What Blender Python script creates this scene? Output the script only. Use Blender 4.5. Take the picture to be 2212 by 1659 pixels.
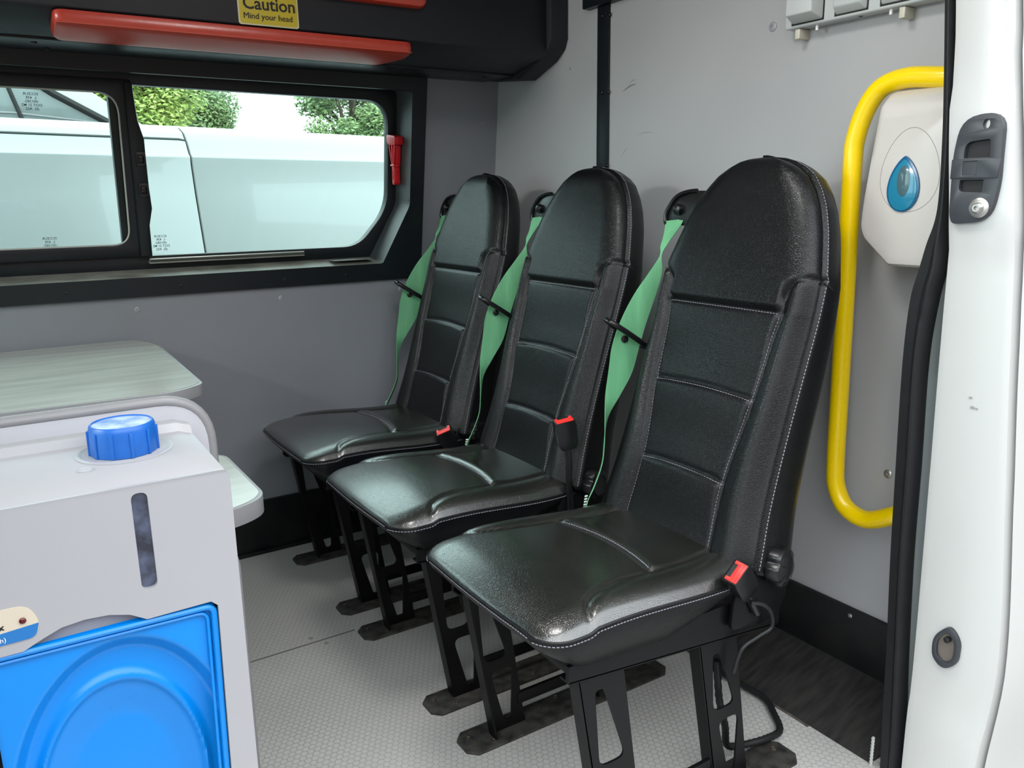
import bpy, bmesh, math, random
from mathutils import Vector, Matrix
from mathutils.geometry import tessellate_polygon
PI = math.pi
R = math.radians
random.seed(7)
for o in list(bpy.data.objects): bpy.data.objects.remove(o)
SC = bpy.context.scene
COL = SC.collection

# ------------------------------------------------------------------ camera
cam = bpy.data.objects.new('camera', bpy.data.cameras.new('camera'))
COL.objects.link(cam)
SC.camera = cam
cam.data.sensor_width = 36.0
cam.data.lens = 1759.5 / 2212 * 36.0
cam.data.clip_start = 0.02
cam.data.clip_end = 300
yaw, pit, rol = R(57.34595), R(12.91421), R(-0.88379)
fw = Vector((math.cos(yaw)*math.cos(pit), math.sin(yaw)*math.cos(pit), -math.sin(pit)))
rt = Vector((math.sin(yaw), -math.cos(yaw), 0)); up = rt.cross(fw)
r2 = math.cos(rol)*rt + math.sin(rol)*up
u2 = -math.sin(rol)*rt + math.cos(rol)*up
mw = Matrix((r2, u2, -fw)).transposed().to_4x4()
mw.translation = Vector((0, 0, 1.05))
cam.matrix_world = mw

# ------------------------------------------------------------------ light
W = bpy.data.worlds.new('overcast'); SC.world = W
W.use_nodes = True
wn = W.node_tree; wn.nodes.clear()
wo = wn.nodes.new('ShaderNodeOutputWorld'); wb = wn.nodes.new('ShaderNodeBackground')
wt = wn.nodes.new('ShaderNodeTexCoord'); ws = wn.nodes.new('ShaderNodeSeparateXYZ')
wr = wn.nodes.new('ShaderNodeValToRGB')
wn.links.new(wt.outputs['Generated'], ws.inputs[0])
wn.links.new(ws.outputs['Z'], wr.inputs[0])
wn.links.new(wr.outputs[0], wb.inputs[0]); wn.links.new(wb.outputs[0], wo.inputs[0])
wr.color_ramp.elements[0].position = 0.0; wr.color_ramp.elements[0].color = (0.86, 0.93, 1.0, 1)
wr.color_ramp.elements[1].position = 0.8; wr.color_ramp.elements[1].color = (0.92, 0.97, 1.0, 1)
wb.inputs[1].default_value = 4.8
sun = bpy.data.objects.new('sun', bpy.data.lights.new('sun', 'SUN'))
COL.objects.link(sun)
sun.data.energy = 0.5; sun.data.angle = R(40); sun.data.color = (1, 0.98, 0.95)
sun.rotation_euler = Vector((-0.55, -0.65, 0.9)).to_track_quat('Z', 'Y').to_euler()
SC.view_settings.view_transform = 'Standard'
SC.view_settings.look = 'None'
SC.view_settings.gamma = 1.0
SC.view_settings.exposure = 0.0
SC.view_settings.use_curve_mapping = False

# ------------------------------------------------------------------ materials
def mat(name, col, rough=0.5, metal=0.0, noise=0, nscale=20, ncol=None, bump=0, bscale=200, bdist=0.001,
        spec=0.5, coat=0, vor=False, stretch=(1, 1, 1)):
    m = bpy.data.materials.new(name); m.use_nodes = True
    nt = m.node_tree; b = nt.nodes['Principled BSDF']
    b.inputs['Base Color'].default_value = (*col, 1)
    b.inputs['Roughness'].default_value = rough
    b.inputs['Metallic'].default_value = metal
    b.inputs['Specular IOR Level'].default_value = spec
    b.inputs['Coat Weight'].default_value = coat
    tc = nt.nodes.new('ShaderNodeTexCoord'); mp = nt.nodes.new('ShaderNodeMapping')
    mp.inputs['Scale'].default_value = stretch
    nt.links.new(tc.outputs['Object'], mp.inputs[0])
    if noise:
        n = nt.nodes.new('ShaderNodeTexNoise'); n.inputs['Scale'].default_value = nscale; n.inputs['Detail'].default_value = 6
        nt.links.new(mp.outputs[0], n.inputs['Vector'])
        r = nt.nodes.new('ShaderNodeValToRGB')
        r.color_ramp.elements[0].position = 0.35; r.color_ramp.elements[1].position = 0.7
        nc = ncol or tuple(c*(1-noise) for c in col)
        r.color_ramp.elements[0].color = (*nc, 1); r.color_ramp.elements[1].color = (*col, 1)
        nt.links.new(n.outputs['Fac'], r.inputs[0]); nt.links.new(r.outputs[0], b.inputs['Base Color'])
        rr = nt.nodes.new('ShaderNodeMapRange')
        rr.inputs['To Min'].default_value = max(0, rough-0.06); rr.inputs['To Max'].default_value = rough+0.06
        nt.links.new(n.outputs['Fac'], rr.inputs[0]); nt.links.new(rr.outputs[0], b.inputs['Roughness'])
    if bump:
        if vor:
            t = nt.nodes.new('ShaderNodeTexVoronoi'); t.feature = 'DISTANCE_TO_EDGE'; t.inputs['Scale'].default_value = bscale
            mr = nt.nodes.new('ShaderNodeMapRange'); mr.inputs['From Max'].default_value = 0.12
            nt.links.new(t.outputs['Distance'], mr.inputs[0]); out = mr.outputs[0]
        else:
            t = nt.nodes.new('ShaderNodeTexNoise'); t.inputs['Scale'].default_value = bscale; t.inputs['Detail'].default_value = 4
            out = t.outputs['Fac']
        nt.links.new(mp.outputs[0], t.inputs['Vector'])
        bp = nt.nodes.new('ShaderNodeBump'); bp.inputs['Strength'].default_value = bump; bp.inputs['Distance'].default_value = bdist
        nt.links.new(out, bp.inputs['Height']); nt.links.new(bp.outputs[0], b.inputs['Normal'])
    return m
M = {}
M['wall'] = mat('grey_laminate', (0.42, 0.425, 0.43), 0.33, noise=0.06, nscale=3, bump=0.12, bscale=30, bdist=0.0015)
M['side'] = mat('shaded_grey_laminate', (0.235, 0.25, 0.275), 0.36, noise=0.08, nscale=3, bump=0.12, bscale=30, bdist=0.0015)  # laminate darkened: the window wall's shade is put into this colour
M['leather'] = mat('black_leather', (0.004, 0.0045, 0.005), 0.31, spec=0.30, noise=0.25, nscale=9, bump=0.3, bscale=330, bdist=0.0006, vor=True)
M['leather_seat'] = mat('worn_black_leather', (0.010, 0.0105, 0.0085), 0.25, spec=1.0, noise=0.3, nscale=7, bump=0.25, bscale=330, bdist=0.0006, vor=True)
_b = M['leather_seat'].node_tree.nodes['Principled BSDF']; _b.inputs['Coat Weight'].default_value = 0.65; _b.inputs['Coat Roughness'].default_value = 0.26; _b.inputs['Coat IOR'].default_value = 1.6
M['thread'] = mat('grey_thread', (0.22, 0.22, 0.25), 0.7)
M['liner'] = mat('black_moulded_liner', (0.009, 0.013, 0.016), 0.36, spec=0.35, noise=0.15, nscale=30, bump=0.15, bscale=450, bdist=0.0006)
M['locker'] = mat('black_vinyl_lining', (0.010, 0.012, 0.017), 0.55, noise=0.2, nscale=40, bump=0.4, bscale=600, bdist=0.0005)
M['kick'] = mat('black_rubber_kickboard', (0.004, 0.005, 0.007), 0.42, spec=0.3, noise=0.6, nscale=14, ncol=(0.012, 0.012, 0.011), bump=0.3, bscale=90)
M['ramp'] = mat('scuffed_dark_panel', (0.012, 0.012, 0.013), 0.5, spec=0.35, noise=0.5, nscale=18, ncol=(0.032, 0.030, 0.028), stretch=(1, 5, 1), bump=0.2, bscale=60)
M['steel'] = mat('black_powder_coat', (0.004, 0.004, 0.005), 0.42, spec=0.22, noise=0.2, nscale=40, bump=0.2, bscale=260, bdist=0.0005)
M['foot'] = mat('dusty_black_steel', (0.010, 0.010, 0.010), 0.6, spec=0.3, noise=0.8, nscale=45, ncol=(0.05, 0.047, 0.042), bump=0.6, bscale=240, bdist=0.001)
M['plastic'] = mat('black_plastic', (0.006, 0.006, 0.007), 0.3, noise=0.1, nscale=60)
M['rubber'] = mat('black_rubber', (0.011, 0.012, 0.013), 0.52, spec=0.35, noise=0.2, nscale=60, bump=0.4, bscale=500, bdist=0.0004)
M['red'] = mat('red_plastic', (0.62, 0.012, 0.02), 0.3, noise=0.08, nscale=60)
M['buckle_red'] = mat('buckle_red', (0.80, 0.030, 0.025), 0.35)
M['green'] = mat('green_webbing', (0.16, 0.46, 0.23), 0.62, noise=0.25, nscale=30, ncol=(0.11, 0.34, 0.17), bump=0.5, bscale=300, stretch=(1, 1, 0.12))
M['yellow'] = mat('yellow_powder_coat', (0.95, 0.66, 0.0), 0.28, coat=0.3)
M['ivory'] = mat('cream_plastic', (0.57, 0.54, 0.50), 0.3, noise=0.03, nscale=5)
M['socket'] = mat('pale_grey_plastic', (0.52, 0.54, 0.53), 0.4, noise=0.03, nscale=8)
M['yellowed'] = mat('yellowed_plastic', (0.58, 0.55, 0.45), 0.45)
M['tealp'] = mat('teal_tinted_plastic', (0.02, 0.20, 0.32), 0.12, coat=0.5)
M['tealw'] = mat('grey_teal_window', (0.07, 0.13, 0.15), 0.1, coat=0.5)
M['white'] = mat('white_van_paint', (0.485, 0.49, 0.475), 0.32, noise=0.02, nscale=3, coat=0.4)
M['unit'] = mat('grey_white_plastic', (0.38, 0.38, 0.40), 0.42, noise=0.03, nscale=6)
M['edge'] = mat('grey_edge_trim', (0.26, 0.26, 0.27), 0.4, noise=0.05, nscale=30)
M['board'] = mat('pale_board', (0.50, 0.50, 0.54), 0.45, noise=0.03, nscale=20)
M['top'] = mat('brushed_white_laminate', (0.44, 0.46, 0.42), 0.22, noise=0.16, nscale=30, stretch=(0.12, 1, 1), bump=0.15, bscale=80)
M['blue'] = mat('bright_blue_plastic', (0.0, 0.235, 0.74), 0.3, noise=0.04, nscale=5)
M['cap'] = mat('blue_cap_plastic', (0.01, 0.13, 0.52), 0.38, noise=0.1, nscale=60)
M['captop'] = mat('scuffed_blue_cap_top', (0.55, 0.66, 0.74), 0.45, noise=0.5, nscale=35, ncol=(0.08, 0.2, 0.5))
M['slot'] = mat('murky_level_window', (0.10, 0.12, 0.20), 0.12, noise=0.9, nscale=45, ncol=(0.012, 0.014, 0.03), coat=0.8)
M['beige'] = mat('beige_label', (0.60, 0.53, 0.42), 0.4)
M['labelblue'] = mat('blue_label', (0.015, 0.16, 0.46), 0.35)
M['led'] = mat('dull_red_lens', (0.10, 0.004, 0.008), 0.2)
M['ink'] = mat('dark_ink', (0.006, 0.006, 0.008), 0.6)
M['wink'] = mat('white_ink', (0.8, 0.8, 0.8), 0.5)
M['sign'] = mat('yellow_sign', (0.52, 0.40, 0.008), 0.4)
M['signw'] = mat('pale_sign_rim', (0.60, 0.56, 0.35), 0.4)
M['pad'] = mat('red_vinyl', (0.50, 0.042, 0.020), 0.30, spec=0.8, noise=0.08, nscale=25, bump=0.25, bscale=220, bdist=0.0008)
M['zinc'] = mat('zinc_screw', (0.45, 0.44, 0.42), 0.35, metal=0.8)
M['rust'] = mat('dirty_bolt', (0.09, 0.07, 0.055), 0.5, metal=0.4, noise=0.5, nscale=80)
M['wallrivet'] = mat('grey_plastic_rivet', (0.30, 0.31, 0.33), 0.35)
M['latch'] = mat('charcoal_latch_plastic', (0.035, 0.039, 0.046), 0.4, noise=0.15, nscale=40)
M['dark'] = mat('black_cavity', (0.004, 0.004, 0.005), 0.6)
M['floorv'] = None
M['asphalt'] = mat('asphalt', (0.22, 0.22, 0.22), 0.85, noise=0.2, nscale=30, bump=0.4, bscale=90)
M['ceil'] = mat('ceiling_lining', (0.42, 0.43, 0.44), 0.6, noise=0.05, nscale=5)
M['van'] = mat('neighbour_white_paint', (0.385, 0.40, 0.40), 0.25, noise=0.02, nscale=1.5, coat=0.5)
M['vglass'] = mat('vehicle_glass', (0.17, 0.20, 0.20), 0.1, noise=0.3, nscale=3, coat=0.5)
M['bead'] = mat('pale_glazing_bead', (0.45, 0.46, 0.42), 0.4)
M['alu'] = mat('aluminium_channel', (0.5, 0.5, 0.47), 0.35, metal=0.6)
M['leaf'] = mat('tree_leaves', (0.40, 0.47, 0.12), 0.5, noise=0.7, nscale=0.9, ncol=(0.18, 0.28, 0.07))
M['leafdark'] = mat('dark_tree_leaves', (0.28, 0.37, 0.15), 0.5, noise=0.6, nscale=0.9, ncol=(0.12, 0.20, 0.08))
M['bark'] = mat('bark', (0.10, 0.075, 0.05), 0.9, noise=0.4, nscale=8)
M['inner'] = mat('painted_inner_pillar', (0.40, 0.44, 0.44), 0.4, noise=0.05, nscale=6)

def floor_mat():
    m = bpy.data.materials.new('hexagon_pattern_vinyl'); m.use_nodes = True
    nt = m.node_tree; b = nt.nodes['Principled BSDF']
    tc = nt.nodes.new('ShaderNodeTexCoord')
    sep = nt.nodes.new('ShaderNodeSeparateXYZ'); nt.links.new(tc.outputs['Object'], sep.inputs[0])
    def ma(op, a, b_=None, c=None):
        n = nt.nodes.new('ShaderNodeMath'); n.operation = op
        for i, v in enumerate((a, b_, c)):
            if v is None: continue
            if hasattr(v, 'name') and not isinstance(v, (int, float)): nt.links.new(v, n.inputs[i])
            else: n.inputs[i].default_value = v
        return n.outputs[0]
    s = 1/0.0135
    X = ma('MULTIPLY', sep.outputs['X'], s); Y = ma('MULTIPLY', sep.outputs['Y'], s)
    r3 = math.sqrt(3)
    def cell(ox, oy):
        ax = ma('SUBTRACT', ma('FLOORED_MODULO', ma('ADD', X, ox), 1.0), 0.5)
        ay = ma('SUBTRACT', ma('FLOORED_MODULO', ma('ADD', Y, oy), r3), r3/2)
        return ma('ABSOLUTE', ax), ma('ABSOLUTE', ay)
    def hexd(ax, ay): return ma('MAXIMUM', ax, ma('ADD', ma('MULTIPLY', ax, 0.5), ma('MULTIPLY', ay, r3/2)))
    d = ma('MINIMUM', hexd(*cell(0, 0)), hexd(*cell(0.5, r3/2)))
    h = nt.nodes.new('ShaderNodeMapRange'); nt.links.new(d, h.inputs[0])
    h.inputs['From Min'].default_value = 0.40; h.inputs['From Max'].default_value = 0.5
    h.inputs['To Min'].default_value = 1; h.inputs['To Max'].default_value = 0
    n = nt.nodes.new('ShaderNodeTexNoise'); n.inputs['Scale'].default_value = 4; n.inputs['Detail'].default_value = 8
    nt.links.new(tc.outputs['Object'], n.inputs['Vector'])
    r = nt.nodes.new('ShaderNodeValToRGB')
    r.color_ramp.elements[0].color = (0.38, 0.375, 0.36, 1); r.color_ramp.elements[1].color = (0.49, 0.48, 0.46, 1)
    nt.links.new(n.outputs['Fac'], r.inputs[0])
    mx = nt.nodes.new('ShaderNodeMix'); mx.data_type = 'RGBA'; mx.blend_type = 'MULTIPLY'
    hh = nt.nodes.new('ShaderNodeMapRange'); nt.links.new(h.outputs[0], hh.inputs[0])
    hh.inputs['To Min'].default_value = 0.34; hh.inputs['To Max'].default_value = 0
    nt.links.new(hh.outputs[0], mx.inputs[0]); nt.links.new(r.outputs[0], mx.inputs[6]); mx.inputs[7].default_value = (0.45, 0.45, 0.45, 1)
    nt.links.new(mx.outputs[2], b.inputs['Base Color'])
    b.inputs['Roughness'].default_value = 0.45
    bp = nt.nodes.new('ShaderNodeBump'); bp.inputs['Strength'].default_value = 0.45; bp.inputs['Distance'].default_value = 0.0012
    nt.links.new(h.outputs[0], bp.inputs['Height']); nt.links.new(bp.outputs[0], b.inputs['Normal'])
    return m
M['floorv'] = floor_mat()

def glass_mat(name, tint, ior=1.45):
    m = bpy.data.materials.new(name); m.use_nodes = True
    nt = m.node_tree; nt.nodes.clear()
    o = nt.nodes.new('ShaderNodeOutputMaterial'); mx = nt.nodes.new('ShaderNodeMixShader')
    t = nt.nodes.new('ShaderNodeBsdfTransparent'); g = nt.nodes.new('ShaderNodeBsdfGlossy'); f = nt.nodes.new('ShaderNodeFresnel')
    t.inputs[0].default_value = (*tint, 1); g.inputs['Roughness'].default_value = 0.01; f.inputs[0].default_value = ior
    nt.links.new(f.outputs[0], mx.inputs[0]); nt.links.new(t.outputs[0], mx.inputs[1]); nt.links.new(g.outputs[0], mx.inputs[2])
    nt.links.new(mx.outputs[0], o.inputs[0])
    return m
M['glass'] = glass_mat('green_tinted_glass', (0.84, 0.96, 0.93), 1.25)
M['clearglass'] = glass_mat('cab_glass', (0.80, 0.90, 0.88), 1.35)

# ------------------------------------------------------------------ helpers
def link(name, me, m=None, parent=None, smooth=False):
    o = bpy.data.objects.new(name, me); COL.objects.link(o)
    if m is not None and not me.materials: me.materials.append(M[m] if isinstance(m, str) else m)
    if parent is not None: o.parent = parent
    if smooth:
        for p in me.polygons: p.use_smooth = True
    return o
def tag(o, label=None, cat=None, group=None, kind=None):
    if label: o['label'] = label
    if cat: o['category'] = cat
    if group: o['group'] = group
    if kind: o['kind'] = kind
    return o
def empty(name, label, cat, loc=(0, 0, 0), group=None, kind=None):
    o = bpy.data.objects.new(name, None); COL.objects.link(o); o.location = loc; o.empty_display_size = 0.05
    return tag(o, label, cat, group, kind)
def add(bm, dst, off=Vector((0, 0, 0))):
    pass
class MB:
    def __init__(s): s.v = []; s.f = []
    def add(s, vs, fs):
        b = len(s.v); s.v += [tuple(v) for v in vs]; s.f += [tuple(i+b for i in f) for f in fs]; return s
    def box(s, x0, y0, z0, x1, y1, z1):
        return s.add([(x0,y0,z0),(x1,y0,z0),(x1,y1,z0),(x0,y1,z0),(x0,y0,z1),(x1,y0,z1),(x1,y1,z1),(x0,y1,z1)],
                     [(0,3,2,1),(4,5,6,7),(0,1,5,4),(1,2,6,5),(2,3,7,6),(3,0,4,7)])
    def obox(s, c, ax, ay, az):   # oriented box: centre, half-axis vectors
        c = Vector(c); ax = Vector(ax); ay = Vector(ay); az = Vector(az)
        vs = [c + a*ax + b*ay + d*az for d in (-1, 1) for a, b in ((-1,-1),(1,-1),(1,1),(-1,1))]
        return s.add(vs, [(0,3,2,1),(4,5,6,7),(0,1,5,4),(1,2,6,5),(2,3,7,6),(3,0,4,7)])
    def poly(s, pts, holes, fn, t0, t1):   # extruded 2-D polygon with holes; fn(a, b, t) -> point
        loops = [pts] + list(holes)
        flat = [p for l in loops for p in l]
        tris = tessellate_polygon([[Vector((p[0], p[1], 0)) for p in l] for l in loops])
        n = len(flat)
        vs = [fn(p[0], p[1], t0) for p in flat] + [fn(p[0], p[1], t1) for p in flat]
        fs = [tuple(t) for t in tris] + [tuple(i+n for i in reversed(t)) for t in tris]
        b = 0
        for l in loops:
            k = len(l)
            for i in range(k): fs.append((b+i, b+(i+1) % k, b+(i+1) % k+n, b+i+n))
            b += k
        return s.add(vs, fs)
    def tube(s, path, r, n=10, cap=True, closed=False):
        path = [Vector(p) for p in path]; rs = r if isinstance(r, (list, tuple)) else [r]*len(path)
        vs = []; m = len(path)
        prev = None
        for i, p in enumerate(path):
            a = path[(i-1) % m] if (i > 0 or closed) else path[i]
            c = path[(i+1) % m] if (i < m-1 or closed) else path[i]
            d = (c - a).normalized()
            if prev is None:
                q = d.orthogonal().normalized()
            else:
                q = (prev - d*prev.dot(d)).normalized()
            prev = q; w = d.cross(q)
            for k in range(n):
                t = 2*PI*k/n; vs.append(p + rs[i]*(math.cos(t)*q + math.sin(t)*w))
        fs = []
        for i in range(m if closed else m-1):
            for k in range(n):
                fs.append((i*n+k, i*n+(k+1) % n, ((i+1) % m)*n+(k+1) % n, ((i+1) % m)*n+k))
        if cap and not closed:
            fs.append(tuple(range(n))[::-1]); fs.append(tuple((m-1)*n+k for k in range(n)))
        return s.add(vs, fs)
    def cyl(s, c, axis, r, h, n=20, r1=None):
        c = Vector(c); a = Vector(axis).normalized()
        return s.tube([c, c + a*h], [r, r1 if r1 is not None else r], n)
    def lathe(s, c, axis, prof, n=24):    # prof: (radius, height)
        c = Vector(c); a = Vector(axis).normalized()
        q = a.orthogonal().normalized(); w = a.cross(q); vs = []; m = len(prof)
        for r, h in prof:
            for k in range(n):
                t = 2*PI*k/n; vs.append(c + a*h + r*(math.cos(t)*q + math.sin(t)*w))
        fs = [(i*n+k, i*n+(k+1) % n, (i+1)*n+(k+1) % n, (i+1)*n+k) for i in range(m-1) for k in range(n)]
        fs.append(tuple(range(n))[::-1]); fs.append(tuple((m-1)*n+k for k in range(n)))
        return s.add(vs, fs)
    def mesh(s, name, bevel=0, seg=2, auto=True):
        me = bpy.data.meshes.new(name); me.from_pydata(s.v, [], s.f); me.update()
        bm = bmesh.new(); bm.from_mesh(me)
        bmesh.ops.remove_doubles(bm, verts=bm.verts, dist=1e-6)
        bmesh.ops.recalc_face_normals(bm, faces=bm.faces)
        if bevel:
            es = [e for e in bm.edges if len(e.link_faces) == 2 and e.calc_face_angle() > R(28)]
            bmesh.ops.bevel(bm, geom=es, offset=bevel, segments=seg, profile=0.5, affect='EDGES', clamp_overlap=True)
        if auto:
            for f in bm.faces: f.smooth = True
            for e in bm.edges:
                if len(e.link_faces) == 2 and e.calc_face_angle() > R(38): e.smooth = False
        bm.to_mesh(me); bm.free()
        return me
    def build(s, name, m, parent=None, bevel=0, seg=2, auto=True):
        return link(name, s.mesh(name, bevel, seg, auto), m, parent)

def copy_tree(o, parent=None):
    c = o.copy(); COL.objects.link(c)
    if parent is not None: c.parent = parent
    for ch in [x for x in bpy.data.objects if x.parent == o]: copy_tree(ch, c)
    return c
def rrect(x0, z0, x1, z1, r, n=6):
    pts = []
    for cx, cz, a in ((x1-r, z1-r, 0), (x0+r, z1-r, 90), (x0+r, z0+r, 180), (x1-r, z0+r, 270)):
        for i in range(n+1):
            t = R(a + 90*i/n); pts.append((cx + r*math.cos(t), cz + r*math.sin(t)))
    return pts
def ellipse(cx, cz, rx, rz, n=28): return [(cx+rx*math.cos(2*PI*i/n), cz+rz*math.sin(2*PI*i/n)) for i in range(n)]
def roundpoly(pts, rad, n=5):
    out = []; k = len(pts)
    for i, p in enumerate(pts):
        r = rad[i] if isinstance(rad, (list, tuple)) else rad
        p = Vector(p); a = Vector(pts[i-1]); b = Vector(pts[(i+1) % k])
        if r <= 0: out.append(tuple(p)); continue
        d1 = (a-p); d2 = (b-p); q = min(r, d1.length*.48, d2.length*.48)
        s1 = p + d1.normalized()*q; s2 = p + d2.normalized()*q
        for j in range(n+1):
            t = j/n; out.append(tuple((1-t)**2*s1 + 2*t*(1-t)*p + t*t*s2))
    return out
def interp(x, xs, ys):
    if x <= xs[0]: return ys[0]
    for i in range(len(xs)-1):
        if x <= xs[i+1]:
            t = (x-xs[i])/(xs[i+1]-xs[i]); return ys[i]+(ys[i+1]-ys[i])*t
    return ys[-1]
def sinterp(x, xs, ys):   # catmull-rom
    if x <= xs[0]: return ys[0]
    if x >= xs[-1]: return ys[-1]
    for i in range(len(xs)-1):
        if x <= xs[i+1]:
            t = (x-xs[i])/(xs[i+1]-xs[i])
            p0 = ys[max(i-1, 0)]; p1 = ys[i]; p2 = ys[i+1]; p3 = ys[min(i+2, len(ys)-1)]
            return 0.5*((2*p1)+(-p0+p2)*t+(2*p0-5*p1+4*p2-p3)*t*t+(-p0+3*p1-3*p2+p3)*t**3)
def ss(x, a, b):
    t = max(0, min(1, (x-a)/(b-a))); return t*t*(3-2*t)
def smoothpath(pts, n=6):
    pts = [Vector(p) for p in pts]; out = []
    for i in range(len(pts)-1):
        p0 = pts[max(i-1, 0)]; p1 = pts[i]; p2 = pts[i+1]; p3 = pts[min(i+2, len(pts)-1)]
        for j in range(n):
            t = j/n
            out.append(0.5*((2*p1)+(-p0+p2)*t+(2*p0-5*p1+4*p2-p3)*t*t+(-p0+3*p1-3*p2+p3)*t**3))
    out.append(pts[-1]); return out
def text_mesh(name, body, size, m, parent, origin, xdir, ydir, bold=0.0, extrude=0.0004, align='LEFT'):
    c = bpy.data.curves.new(name, 'FONT'); c.body = body; c.size = size; c.extrude = extrude; c.offset = bold; c.align_x = align
    c.resolution_u = 3
    t = bpy.data.objects.new('tmp', c); COL.objects.link(t)
    me = bpy.data.meshes.new_from_object(t.evaluated_get(bpy.context.evaluated_depsgraph_get()))
    bpy.data.objects.remove(t); bpy.data.curves.remove(c)
    xd = Vector(xdir).normalized(); yd = Vector(ydir).normalized(); zd = xd.cross(yd)
    mt = Matrix((xd, yd, zd)).transposed().to_4x4(); mt.translation = Vector(origin)
    me.transform(mt); me.materials.clear()
    return link(name, me, m, parent)
XZ = lambda y0: (lambda a, b, t: (a, y0+t, b))
YZ = lambda x0: (lambda a, b, t: (x0+t, a, b))
XY = lambda z0: (lambda a, b, t: (a, b, z0+t))
def screw(parent, c, axis, r, m, name='screw', h=0.002):
    return MB().lathe(c, axis, [(r, 0), (r, h*.5), (r*.7, h), (r*.35, h*1.05), (r*.3, h*.4), (0.0002, h*.4)], 16).build(name, m, parent)

# ------------------------------------------------------------------ the van's shell
XW = 1.461
WL = -1.70          # rear end of the load space
def yW(z): return 2.40 - 0.1113*(z-0.80)
def S(o, label=None, cat=None): o['kind'] = 'structure'; \
    (o.__setitem__('label', label) if label else None); (o.__setitem__('category', cat) if cat else None); return o

fl = S(MB().box(WL, 0.60, -0.03, 1.461, 2.38, 0).build('floor', 'floorv'), 'grey hexagon patterned vinyl floor under the three seats', 'floor')
MB().box(WL, 1.775, 0.0000, 0.66, 1.7785, 0.0006).build('seam', mat('floor_seam', (0.10, 0.09, 0.085), 0.6), fl)
for x, y in ((0.555, 1.80), (0.578, 1.757)): screw(fl, (x, y, 0), (0, 0, 1), 0.006, 'edge', 'floor_screw', 0.0012)
S(MB().box(WL, 0.60, 1.85, 1.50, 2.42, 1.87).build('ceiling', 'ceil'), 'grey lined van roof above the locker', 'ceiling')

# window wall: lower panel, leaning upper panel with the window hole
wl = S(MB().box(WL, 2.38, -0.03, 1.50, 2.50, 0.0).build('wall_left', 'wall'), 'grey laminate side panel below and beside the window', 'wall')
m = MB()
m.add([(WL,2.38,0),(1.50,2.38,0),(1.50,2.40,.8),(WL,2.40,.8),(WL,2.42,0),(1.50,2.42,0),(1.50,2.44,.8),(WL,2.44,.8)],
      [(0,1,2,3),(4,7,6,5),(0,4,5,1),(3,2,6,7)])
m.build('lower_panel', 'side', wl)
WF = lambda a, b, t: (a, yW(b)+t, b)
m = MB().poly([(WL,.8),(1.50,.8),(1.50,1.87),(WL,1.87)], [[(-1.16,.83),(1.172,.83),(1.172,1.39),(-1.16,1.39)]], WF, 0, 0.03)
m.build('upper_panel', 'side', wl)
for x, z in ((0.335,.768),(0.729,.769),(1.117,.768),(1.406,1.281),(-0.06,.768)):
    c = (x, yW(z) if z > .8 else 2.38+.025*z, z)
    screw(wl, c, (0, -1, 0.03), 0.0075 if z < 1 else 0.003, 'wallrivet' if z < 1 else 'zinc', 'rivet')
bl = MB().box(WL, 2.366, 0.0, XW, 2.382, 0.165).build('baseboard_left', 'kick', bevel=0.001)
S(bl, 'black kickboard along the foot of the window wall', 'kickboard')
MB().box(WL, 2.357, 0.0, XW, 2.367, 0.012).build('edge_strip', 'kick', bl, 0.002)

# bulkhead
wf = S(MB().box(XW, 0.60, -0.03, XW+0.04, 2.45, 1.87).build('wall_front', 'wall'), 'grey laminate bulkhead behind the three seats', 'wall')
screw(wf, (XW, 1.242, 1.391), (-1, 0, 0), 0.010, 'wallrivet', 'rivet', 0.003)
screw(wf, (XW, 0.894, 0.501), (-1, 0, 0), 0.009, 'zinc', 'rivet', 0.004)
screw(wf, (XW, 1.95, 1.40), (-1, 0, 0), 0.003, 'zinc', 'rivet', 0.002)
# scuff marks on the bulkhead: thin dark smears
sm = MB()
def smear(y0, z0, y1, z1, w, x=XW):
    n = 8; vs = []; 
    for i in range(n+1):
        t = i/n; ww = w*math.sin(PI*min(.999, max(.001, t)))**0.7 + 0.0001
        y = y0+(y1-y0)*t; z = z0+(z1-z0)*t + 0.004*math.sin(PI*t)
        vs += [(x-0.0004, y, z-ww), (x-0.0004, y, z+ww)]
    sm.add(vs, [(2*i, 2*i+2, 2*i+3, 2*i+1) for i in range(n)])
smear(1.725, 1.312, 1.668, 1.327, 0.0016); smear(1.70, 1.328, 1.672, 1.337, 0.0006); smear(1.665, 1.20, 1.60, 1.203, 0.0004)
smear(1.73, 1.145, 1.70, 1.17, 0.0005); smear(1.05, 0.86, 1.03, 0.85, 0.0006)
sm.build('scuff', mat('scuff_marks', (0.16, 0.155, 0.15), 0.6), wf)
kb = S(MB().box(XW-0.012, 0.79, 0.058, XW, 2.37, 0.187).build('baseboard_front', 'kick', bevel=0.001), 'black kickboard along the foot of the bulkhead', 'kickboard')
screw(kb, (XW-0.012, 0.943, 0.172), (-1, 0, 0), 0.005, 'zinc', 'screw')
rp = MB().add([(1.278,.765,0),(1.278,2.368,0),(1.461,2.368,0.062),(1.461,.765,0.062),(1.461,.765,0),(1.461,2.368,0)],
              [(0,1,2,3),(0,3,4),(1,5,2),(3,2,5,4),(0,4,5,1)]).build('trim_1', 'ramp')
S(rp, 'scuffed dark sloping floor panel along the bulkhead behind the seats', 'panel')
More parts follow.
